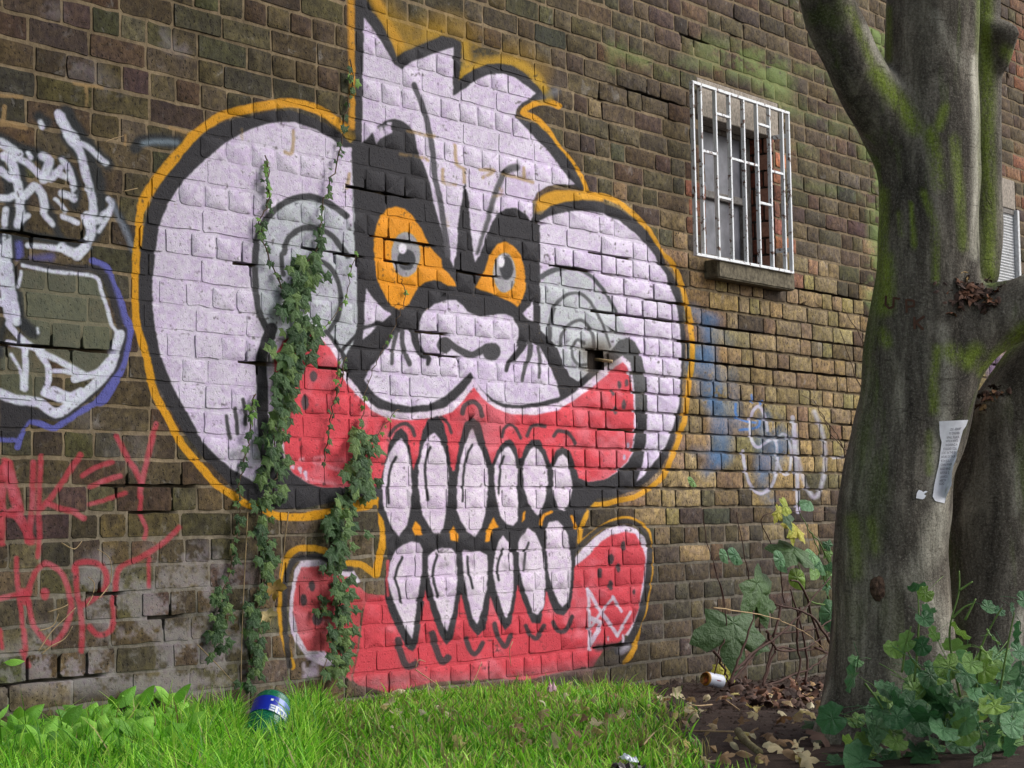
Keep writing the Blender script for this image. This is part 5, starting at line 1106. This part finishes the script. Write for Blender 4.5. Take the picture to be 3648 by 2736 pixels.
# ---------------------------------------------------------------- mallow and weeds
MAL = [leaf_mesh('leaf', mal_o, -.2, .15, 1.0, .014, ruffle=.05), leaf_mesh('leaf', [(x, y * .92) for x, y in mal_o], .2, .25, 1.2, .014, ruffle=.06), leaf_mesh('leaf', mal_o, -.4, .1, .8, .014, ruffle=.04)]
def mallow(label, cx, cy, dep, spots, stemsp):
    c = atD(cx, cy, dep); root = empty('mallow_plant', (c[0], c[1], gz(c[0], c[1]) - .01)); tag(root, label, 'plant', 'mallow plants at the foot of the trees')
    base = Vector(root.location); sv = []
    for (px, py, s, dd) in spots:
        loc = Vector(atD(px, py, dep + dd + random.uniform(-.1, .1))); up = Vector((random.gauss(0, .28), random.gauss(0, .28), .45 + random.random() * .45)); nr = TOCAM * random.uniform(.75, 1.2) + up
        dv = Vector((random.gauss(0, .6), random.gauss(0, .6), -.35)); place_leaf(random.choice(MAL), loc, dv, nr, s * .8, root, M_MAL)
    for st_ in stemsp:
        pts = [atD(p[0], p[1], dep + .02) for p in T(st_)]; sp = smoothpath([Vector(p) for p in pts], 5); sv.append(tube([base + Vector((0, 0, .0))] + sp if False else sp, [.0032 * (1 - .5 * i / len(sp)) for i in range(len(sp))], 6))
    if sv:
        V, Fc = joinVF(sv); o = link('stem', mesh('stem', V, Fc, True), M_GSTEM, root); o['kind'] = 'stuff'
def pos_(s, size, dd=0.0): p = T(s)[0]; return (p[0], p[1], size, dd)
big = [pos_(*q) for q in (("I1130,1020", .10), ("I1040,1310", .095), ("I1220,1260", .075), ("I1200,1430", .09), ("I1330,1300", .085), ("I1450,1320", .1), ("I1590,1440", .095), ("I1660,1180", .13), ("I1700,1380", .1), ("I1320,1120", .09), ("I1450,1100", .09), ("I1230,1590", .13), ("I1500,1500", .08),
        ("I1790,1250", .08), ("I1560,1010", .085), ("I1880,1300", .09), ("I1900,1400", .085), ("I1950,1530", .12), ("I1780,1030", .08), ("I1700,930", .09), ("I1830,860", .085), ("I1800,760", .075), ("I1540,460", .06), ("I1600,500", .05), ("I1535,660", .055), ("I1610,620", .045), ("I1400,860", .065), ("I1500,820", .065),
        ("I1600,850", .06), ("I1650,770", .05), ("I1940,1090", .1), ("I2000,980", .08), ("I2060,1040", .08), ("I2080,1240", .09), ("I2000,1200", .1), ("I2140,1330", .085), ("I2180,1150", .1), ("I1940,600", .05), ("I2060,620", .045), ("I2170,560", .06), ("I2120,610", .045), ("I2000,800", .06), ("I1960,900", .065),
        ("I1360,1450", .075), ("I1400,1200", .07), ("I1150,950", .05), ("I2050,1420", .08), ("I1600,1290", .09), ("I1520,1200", .085), ("I1860,1130", .09), ("I1720,1090", .08), ("I2190,760", .07), ("I1890,950", .07), ("I1630,1590", .09), ("I940,1620", .07), ("I1330,1620", .09))]
for i in range(115):
    x = random.uniform(1080, 2212); y = random.uniform(880 + max(0, 1600 - x) * .75, 1659); big.append((*(lambda p: (p[0], p[1]))(T("I%f,%f" % (x, y))[0]), random.uniform(.05, .09), .08 + random.random() * .25))
mallow('large mallow with round wavy leaves spreading over the base of the big trunk', 3400, 2700, 5.15, big, ["I1800,1200 1740,900 1730,780 1745,680 1790,520 1792,380", "I1745,690 1820,620 1890,590", "I1790,510 1880,450", "I1500,1100 1520,900 1530,700 1525,520", "I1420,1040 1450,850 1480,740", "I1180,1110 1250,1200 1300,1280", "I1540,1020 1490,960 1460,900",
       "I1900,1200 1930,900 2010,720 2070,620", "I2050,1200 2100,900 2150,650", "I1090,1340 1130,1400", "I1830,700 1900,560"])
WE = [leaf_mesh('leaf', [(x * .9, y) for x, y in ov_o], .5, .35, .12, .012), leaf_mesh('leaf', [(x * 1.05, y * .95) for x, y in ov_o], .4, .8, .1, .012)]
wd = [("V21,1520", 3), ("V60,1500", 4), ("V110,1540", 4), ("V160,1560", 4), ("V200,1520", 5), ("V205,1480", 3), ("V250,1530", 4), ("V300,1525", 4), ("V340,1560", 4), ("V30,1580", 4), ("V90,1600", 4), ("V150,1620", 4), ("V20,1640", 4), ("V220,1590", 4), ("V290,1590", 4), ("V350,1600", 3), ("V400,1580", 3), ("V240,1640", 4), ("V60,1640", 4), ("V330,1640", 3), ("V-30,1560", 4), ("V-20,1610", 4), ("V120,1500", 3), ("V60,1545", 4), ("V190,1555", 4), ("V270,1560", 4), ("V380,1550", 3), ("V10,1480", 3), ("V320,1500", 4), ("V215,1500", 4), ("V140,1510", 4), ("V85,1520", 4), ("V40,1510", 3), ("V370,1520", 3), ("V165,1590", 4), ("V45,1565", 4), ("V130,1575", 4), ("V205,1615", 4)]
plc = ['by the left picture edge', 'below the red letter H', 'under the ivy foot', 'close to the wall', 'in the front grass', 'midway along the weeds']
for i, (s, nl) in enumerate(wd):
    p = T(s)[0]; g = onG(p[0], min(2730, p[1] + 75)); g = np.array([g[0], min(g[1], -.06), 0]); zz = gz(g[0], g[1]); dep = (RM @ (np.array([g[0], g[1], zz]) - CAM))[2]; top = Vector(atD(p[0], p[1], dep)); bs = Vector((g[0], g[1], zz - .01))
    if top.z < bs.z + .03: top.z = bs.z + .05
    root = empty('weed', tuple(bs)); rw_ = 0 if p[1] < 1535 * VS else (1 if p[1] < 1585 * VS else 2); rk = sorted(q_[0] for q_ in [T(z_)[0] for z_, _n in wd] if (0 if q_[1] < 1535 * VS else (1 if q_[1] < 1585 * VS else 2)) == rw_).index(p[0])
    tag(root, 'bright green broad leaved weed, %s from the left in the %s row of the patch' % (('first', 'second', 'third', 'fourth', 'fifth', 'sixth', 'seventh', 'eighth', 'ninth', 'tenth', 'eleventh', 'twelfth', 'thirteenth', 'fourteenth', 'fifteenth', 'sixteenth', 'seventeenth', 'eighteenth')[min(rk, 17)], ('back', 'middle', 'front')[rw_]), 'weed', 'broad leaved weeds in the lower left corner')
    V, Fc = tube(smoothpath([bs, bs.lerp(top, .5) + Vector((.004, 0, 0)), top], 3), .0018, 5); link('stem', mesh('stem', V, Fc, True), M_GSTEM, root)
    for lv in range(nl):
        t = 1 - lv * .22; c = bs.lerp(top, max(.15, t)); a0 = random.random() * 6.28
        for k in range(4):
            a = a0 + k * 1.6 + lv * 1.1 + random.gauss(0, .25); d = Vector((math.cos(a), math.sin(a), random.uniform(.5, 1.3) if lv == 0 else random.uniform(-.45, .5))); place_leaf(random.choice(WE), c, d, Vector((random.gauss(-.35, .3), random.gauss(-.55, .3), random.uniform(.4, 1))), random.uniform(.05, .09), root, M_WEED)
g = atD(15, 2360, 5.5); root = empty('weed', tuple(g)); tag(root, 'single pale green leaf reaching in from the left edge over the brick', 'leaf'); place_leaf(WE[0], g, (.4, -.5, .1), (-.5, -.5, .8), .05, root, M_WEED); 

# ---------------------------------------------------------------- litter on the ground
FLs = [x.copy() for x in DL]; FLs[0].name = FLs[1].name = FLs[2].name = 'fallen_leaf'
def fallen(px, py, s, lab, mat=None, me_=None, tilt=.35):
    g = onG(px, py)
    if g[1] > -.03: g[1] = -.03
    loc = Vector((g[0], g[1], gz(g[0], g[1]) + random.uniform(.004, .016) + (.02 if px < 2200 else 0)))
    a = random.random() * 6.28; o = place_leaf(me_ or random.choice(FLs), loc, (math.cos(a), math.sin(a), random.gauss(0, tilt)), (random.gauss(0, tilt) - .3, random.gauss(0, tilt) - .5, 1), s * .78, None, mat or M_PALE, 'fallen_leaf')
    
    if not isinstance(lab, str): ck = random.choice(['pale', 'tan', 'yellow', 'pale', 'tan']); o.data = o.data.copy(); o.data.materials.clear(); o.data.materials.append(CL[ck]); lab = '%s dry %s leaf lying %s' % ('small' if s * .75 < .036 else 'curled', ck, zone(px, py))
    tag(o, lab, 'leaf', 'fallen leaves on the ground'); return o
S_, G_ = 0, 1
CL = {'pale': leafmat('pale_leaf', (206, 194, 156), (184, 168, 130), (220, 210, 176)), 'tan': leafmat('tan_leaf', (158, 128, 90), (136, 104, 74), (176, 150, 108)), 'yellow': leafmat('yellow_leaf', (196, 178, 106), (176, 156, 90), (204, 190, 120))}
def zone(px, py):
    if px < 1216: return 'in the grass beside the bottle'
    if px < 2200: return ('in the grass below the right end of the lower jaw' if px > 1850 else 'in the grass in front of the teeth') if py < 2600 else ('in the grass near the crushed tray' if px > 1950 else 'in the front grass')
    if px < 2500: return 'at the ragged edge where grass meets soil'
    if py < 2520: return 'on the soil just below the fallen can' if px < 2680 else 'heaped under the dark twigs'
    if py < 2610: return 'on the bare soil between the can and the rotten stick' if px < 2740 else 'on the soil against the trunk base'
    return 'on the soil beside the rotten stick' if px < 2820 else 'on the front soil left of the mallow'
for s, z in (("I20,1290", .06), ("I60,1220", .04), ("I170,1215", .04), ("I260,1215", .04), ("I340,1210", .06), ("I400,1240", .05), ("I620,1240", .07), ("I680,1220", .06), ("I720,1290", .06), ("I830,1250", .06), ("I790,1300", .05), ("I620,1300", .04), ("I640,1360", .055), ("I720,1380", .055), ("I230,1410", .04), ("I580,1480", .07),
             ("I620,1530", .07), ("I690,1525", .05), ("I640,1580", .07), ("I740,1600", .06), ("I760,1640", .06), ("I180,1525", .05), ("I340,1600", .05), ("I230,1620", .05), ("I60,1560", .05), ("I30,1340", .04), ("I850,1220", .06), ("I600,1200", .05), ("I520,1230", .04), ("I360,1570", .03), ("I180,1640", .05), ("I500,1590", .05), ("I820,1340", .04), ("I450,1230", .04), ("I770,1240", .05), ("H2140,1190", .06), ("H2090,1220", .05), ("H2000,1160", .05), ("H1850,1180", .04)):
    p = T(s)[0]; fallen(p[0], p[1], z, S_)
for s, z in (("H1690,1430", .07), ("H1760,1440", .05), ("H1500,1320", .05), ("H1660,1290", .04), ("H1640,1500", .05), ("H1430,1600", .07), ("H1500,1630", .05), ("H1140,1450", .04), ("H1320,1470", .035), ("H870,1515", .04), ("H500,1310", .04), ("H600,1320", .04), ("H340,1330", .05), ("H990,1480", .04), ("H1110,1510", .05), ("H1560,1540", .05),
             ("G1400,1240", .05), ("G1540,1180", .06), ("G1390,1370", .06), ("G730,1400", .05), ("G1885,1500", .03), ("H1400,1450", .04), ("H1610,1360", .04), ("H1480,1270", .04), ("H2110,1640", .05), ("H2160,1640", .05), ("H1300,1500", .03), ("H1700,1250", .04), ("G1760,1600", .03), ("H1220,1560", .03)):
    p = T(s)[0]; fallen(p[0], p[1] - 12, z, G_)
for i in range(75):
    px = random.uniform(2150, 2950); py = random.uniform(2470, 2730)
    if px < 2140 + (py - 2470) * .9: continue
    fallen(px, py, random.uniform(.025, .055), S_)
for i in range(28):
    px = random.uniform(1350, 2250); py = random.uniform(2510, 2725); fallen(px, py, random.uniform(.025, .05), G_)
fallen(*T("I890,1500")[0], .085, 'rusty orange brown leaf at the foot of the big trunk', M_DEAD, FLs[2].copy() if False else DLd[2]); fallen(*T("I870,1420")[0], .06, 'green lobed leaf fallen beside the trunk base', M_MAPG, MPG.copy())
hl = onY(2432 - 2432 + 1765 * ZS, 1824 + 450 * ZS, -.04); o = place_leaf(DL[1].copy(), hl, (.2, -.2, -1), (-.5, -1, .2), .06, None, simple('withered_leaf', (176, 142, 66), .7, c2=(120, 92, 50)), 'withered_leaf'); tag(o, 'withered yellow leaf hanging from the climber left of the lower jaw', 'leaf')
hl = onY(1720 * ZS, 1824 + 635 * ZS, -.04); o = place_leaf(DL[1].copy(), hl, (.3, -.2, -1), (-.5, -1, .2), .05, None, M_PALE, 'withered_leaf'); tag(o, 'small tan leaf hanging between the ivy column and the lower jaw', 'leaf')
c = onG(2432 + 640 * ZS, 1824 + 1190 * ZS); hp = empty('leaf_litter', (c[0], c[1], gz(c[0], c[1]))); tag(hp, 'drift of damp brown and green leaves under the dark twigs', 'leaf litter')
for i in range(110):
    px = 2432 + random.uniform(300, 900) * ZS; py = 1824 + random.uniform(1120, 1260) * ZS; g = onG(px, py)
    if g[1] > -.08: g[1] = -.08 - random.random() * .3
    place_leaf(random.choice(DLd), (g[0], g[1], gz(g[0], g[1]) + random.uniform(.0, .03)), (random.gauss(0, 1), random.gauss(0, 1), random.gauss(0, .4)), (random.gauss(-.3, .4), random.gauss(-.6, .4), 1), random.uniform(.03, .06), hp, random.choice([M_DEADD, M_DEADD, CL['tan'], M_DEAD]))
# stick on the soil
g1 = onG(*T("I360,1470")[0]); g2 = onG(*T("I500,1590")[0]); V, Fc = tube(smoothpath([Vector(g1) + Vector((0, 0, .02)), (Vector(g1) + Vector(g2)) / 2 + Vector((.004, .01, .016)), Vector(g2) + Vector((0, 0, .012))], 5), [.011] * 6 + [.009] * 5, 8)
tag(link('rotten_stick', mesh('rotten_stick', V, Fc, True), simple('mossy_stick', (122, 116, 84), .9, .2, .5, 60, .8, .005, c2=(76, 66, 44))), 'short mossy rotten stick lying on the bare soil', 'stick')
for s, lab in (("I280,1240 370,1330", 'thin straight twig on the soil under the dark tangle'), ("H2110,1390 2030,1480 1960,1590", 'thin twig leaning at the edge of the grass'), ("I190,1270 100,1300 40,1310", 'pale straw on the soil below the fallen can'), ("I0,1440 150,1470 330,1500", 'thin brown twig pressed into the soil'), ("H1380,1190 1500,1130 1560,1120", 'pale straw at the wall foot right of the jaw')):
    pts = [Vector(onG(*p)) + Vector((0, 0, .01 + .01 * i)) for i, p in enumerate(T(s))]; V, Fc = tube(smoothpath(pts, 4), .0022, 5); tag(link('twig', mesh('twig', V, Fc, True), M_DRY), lab, 'twig')

# drink can
def lathe(prof, n=40):
    V = []; Fc = []
    for r, z in prof:
        for k in range(n): t = 2 * math.pi * k / n; V.append((r * math.cos(t), r * math.sin(t), z))
    for i in range(len(prof) - 1):
        for k in range(n): a = (k + 1) % n; Fc.append((i * n + k, i * n + a, (i + 1) * n + a, (i + 1) * n + k))
    return V, Fc
def xf(V, Mx): return [Mx @ Vector(v) for v in V]
g = onG(2534, 2452); g[1] = min(g[1], -.06); can = empty('drink_can', (g[0], g[1], gz(g[0], g[1]) + .02)); tag(can, 'white drink can with red lettering and yellow rim lying on the soil', 'can')
ax = (Vector(RM[0]) * -.72 + Vector(RM[2]) * -.62 + Vector((0, 0, .22))).normalized(); ccen = Vector(atD(2540, 2423, (RM @ (np.array(can.location) - CAM))[2])); q = ax.to_track_quat('Z', 'Y').to_matrix().to_4x4(); MX = Matrix.Translation(ccen) @ q @ Matrix.Scale(.8, 4)
V, Fc = lathe([(.026, -.058), (.0325, -.052), (.033, -.04), (.033, .04), (.0328, .045)]); 
M_CANW = simple('can_white', (196, 200, 214), .35, .5, .08, 30); link('can_body', mesh('can_body', xf(V, MX), Fc, True), M_CANW, can)
V, Fc = lathe([(.0328, .045), (.0285, .056), (.0275, .058), (.026, .056), (.0255, .052), (.0005, .051)]); link('can_end', mesh('can_end', xf(V, MX), Fc, True), simple('can_gold_end', (150, 110, 40), .35, .6, .4, 90, metal=.6, c2=(60, 46, 24)), can)
V, Fc = lathe([(.0330, .0440), (.0331, .0458), (.0292, .0565), (.0286, .0558)]); n = 40
link('can_rim', mesh('can_rim', xf(V, MX), [f for i, f in enumerate(Fc) if (i % n) in range(0, 40)], True), simple('can_yellow', (176, 126, 36), .4, .5, .1, 30), can)
tv_, tf_ = text_mesh("JT", .05); v2 = []
viewl = (q.to_3x3().inverted() @ Vector((CAM[0] - ccen.x, CAM[1] - ccen.y, CAM[2] - ccen.z))); a0 = math.atan2(viewl.y, viewl.x)
for x, y, _z in tv_: a = a0 - .35 + (y - .017) / .033; v2.append(MX @ Vector((.0335 * math.cos(a), .0335 * math.sin(a), .02 - x)))
o = link('lettering', mesh('lettering', v2, tf_), simple('can_red', (122, 28, 42), .4, .4, .1), can); o['kind'] = 'stuff'

# green bottle with a blue label
g = onG(950, 2600); bot = empty('plastic_bottle', (g[0], g[1], gz(g[0], g[1]))); tag(bot, 'crumpled green plastic bottle with a blue and white label lying in the grass', 'bottle')
dep = (RM @ (np.array(bot.location) - CAM))[2]; cc = Vector(atD(956, 2554, dep)); R0, R1, R2 = Vector(RM[0]), Vector(-RM[1]), Vector(RM[2])
ax = (R1 * .62 + R2 * .75 + R0 * .16).normalized(); q = ax.to_track_quat('Z', 'Y').to_matrix().to_4x4(); MX = Matrix.Translation(cc) @ q @ Matrix.Scale(.93, 4)
prof = [(.012, -.19), (.016, -.175), (.0165, -.165), (.03, -.13), (.048, -.09), (.0545, -.06), (.0555, -.045)] ; prof += [(.0560, -.03), (.0560, .04), (.0555, .045), (.0535, .05), (.055, .056), (.051, .066), (.042, .075), (.03, .080), (.0005, .076)]
m = NT('green_plastic'); m.base(tuple(lin((40, 160, 116)))); m.rough(.12); m.b.inputs['Transmission Weight'].default_value = .6; m.b.inputs['IOR'].default_value = 1.35; m.spec(.6); M_PET = m.m
V, Fc = lathe(prof, 48); V = [(x * (1 + .04 * mnoise.noise(Vector((x, y, z)) * 30)), y * (1 + .04 * mnoise.noise(Vector((x, y, z)) * 30 + Vector((3, 0, 0)))), z) for x, y, z in V]
link('bottle_body', mesh('bottle_body', xf(V, MX), Fc, True), M_PET, bot)
def band(name, z0, z1, a0, a1, mat, r=.0585, n=30):
    V = []; Fc = []
    for i in range(n + 1):
        a = a0 + (a1 - a0) * i / n
        for k in range(4): V.append(MX @ Vector((r * math.cos(a), r * math.sin(a), z0 + (z1 - z0) * k / 3)))
    for i in range(n):
        for k in range(3): Fc.append((i * 4 + k, (i + 1) * 4 + k, (i + 1) * 4 + k + 1, i * 4 + k + 1))
    return link(name, mesh(name, V, Fc, True), mat, bot)
vl = q.to_3x3().inverted() @ (Vector(CAM) - cc); a0 = math.atan2(vl.y, vl.x); rt = q.to_3x3().inverted() @ R0; sg = 1 if (math.cos(a0 + .5) - math.cos(a0)) * rt.x + (math.sin(a0 + .5) - math.sin(a0)) * rt.y > 0 else -1
A = lambda t: a0 + sg * t
M_BL = simple('label_blue', (16, 44, 178), .25, .5, .1, 20); M_LB = simple('label_light_blue', (108, 138, 214), .25, .5, .1, 20); M_LW = simple('label_white', (238, 240, 246), .3, .5, .04, 20)
band('label', -.022, .036, A(-1.9), A(.25), M_BL); band('label', -.022, .036, A(.26), A(2.2), M_LB, .0586); band('label_band', -.023, .002, A(-.12), A(1.7), M_LB, .0590)
gly = {'E': [(0, 0, 1, .22), (0, .39, .9, .61), (0, .78, 1, 1), (0, .22, .3, .39), (0, .61, .3, .78)], 'C': [(0, 0, 1, .25), (0, .75, 1, 1), (0, .25, .3, .75), (.75, .25, 1, .38), (.75, .62, 1, .75)], 'I': [(0, 0, 1, 1)]}
t = -.08
for chh, wl in (('E', .42), ('C', .42), ('I', .16)):       # upside down on the rolled bottle
    V = []; Fc = []
    for (x0, y0, x1, y1) in gly[chh]:
        ta, tb_ = t + (1 - x1) * wl, t + (1 - x0) * wl; za, zb = -.022 + (1 - y1) * .024, -.022 + (1 - y0) * .024; o_ = len(V)
        for i in range(5):
            a = A(ta + (tb_ - ta) * i / 4); V += [MX @ Vector((.0596 * math.cos(a), .0596 * math.sin(a), za)), MX @ Vector((.0596 * math.cos(a), .0596 * math.sin(a), zb))]
        for i in range(4): Fc.append((o_ + 2 * i, o_ + 2 * i + 2, o_ + 2 * i + 3, o_ + 2 * i + 1))
    o = link('letter', mesh('letter', V, Fc), M_LW, bot); t += wl + .07
band('label_mark', .016, .024, A(-.15), A(-.02), M_LW, .0591, 6); band('label_line', .012, .016, A(.28), A(.75), simple('label_ink', (40, 40, 60), .5), .0591, 10); band('label_line', -.001, .002, A(.28), A(.95), M_LW, .0591, 10)

# crushed foil tray at the bottom edge and a pink wrapper in the grass
def crumple(name, label, px, py, sx, sy, sz, mat, cat, seed):
    g = onG(px, py); bm = bmesh.new(); bmesh.ops.create_grid(bm, x_segments=9, y_segments=6, size=1)
    for v in bm.verts:
        nn = Vector((seed, 0, 0)); v.co = Vector((v.co.x * sx, v.co.y * sy, sz * (.6 + .9 * mnoise.noise(v.co * 1.7 + nn)) * (1 if abs(v.co.x) < .8 else .3)))
        v.co = Matrix.Rotation(.8, 3, 'Z') @ v.co + Vector((g[0], g[1], gz(g[0], g[1]) + .015))
    bmesh.ops.solidify(bm, geom=list(bm.faces), thickness=.0015); me = bpy.data.meshes.new(name); bm.to_mesh(me); bm.free(); o = link(name, me, mat); tag(o, label, cat); return o
crumple('crushed_tray', 'crushed dark plastic tray with a shiny white edge lying in the front grass', 2235, 2790, .055, .03, .03, simple('dark_plastic', (34, 26, 24), .3, .6, .3, 20), 'litter', 1.0)
crumple('torn_wrapper', 'torn white foil strip on top of the crushed tray', 2240, 2775, .05, .010, .012, simple('white_foil', (226, 230, 240), .25, .7, .1, 20), 'litter', 2.0).location.z += .025
crumple('pink_wrapper', 'small crumpled pink and white wrapper in the grass below the right gum', 1216 + 1365 * ZS, 1824 + 1240 * ZS, .018, .012, .03, simple('pink_paper', (222, 176, 186), .5, .4, .2, 60), 'litter', 5.0).location.z += .02
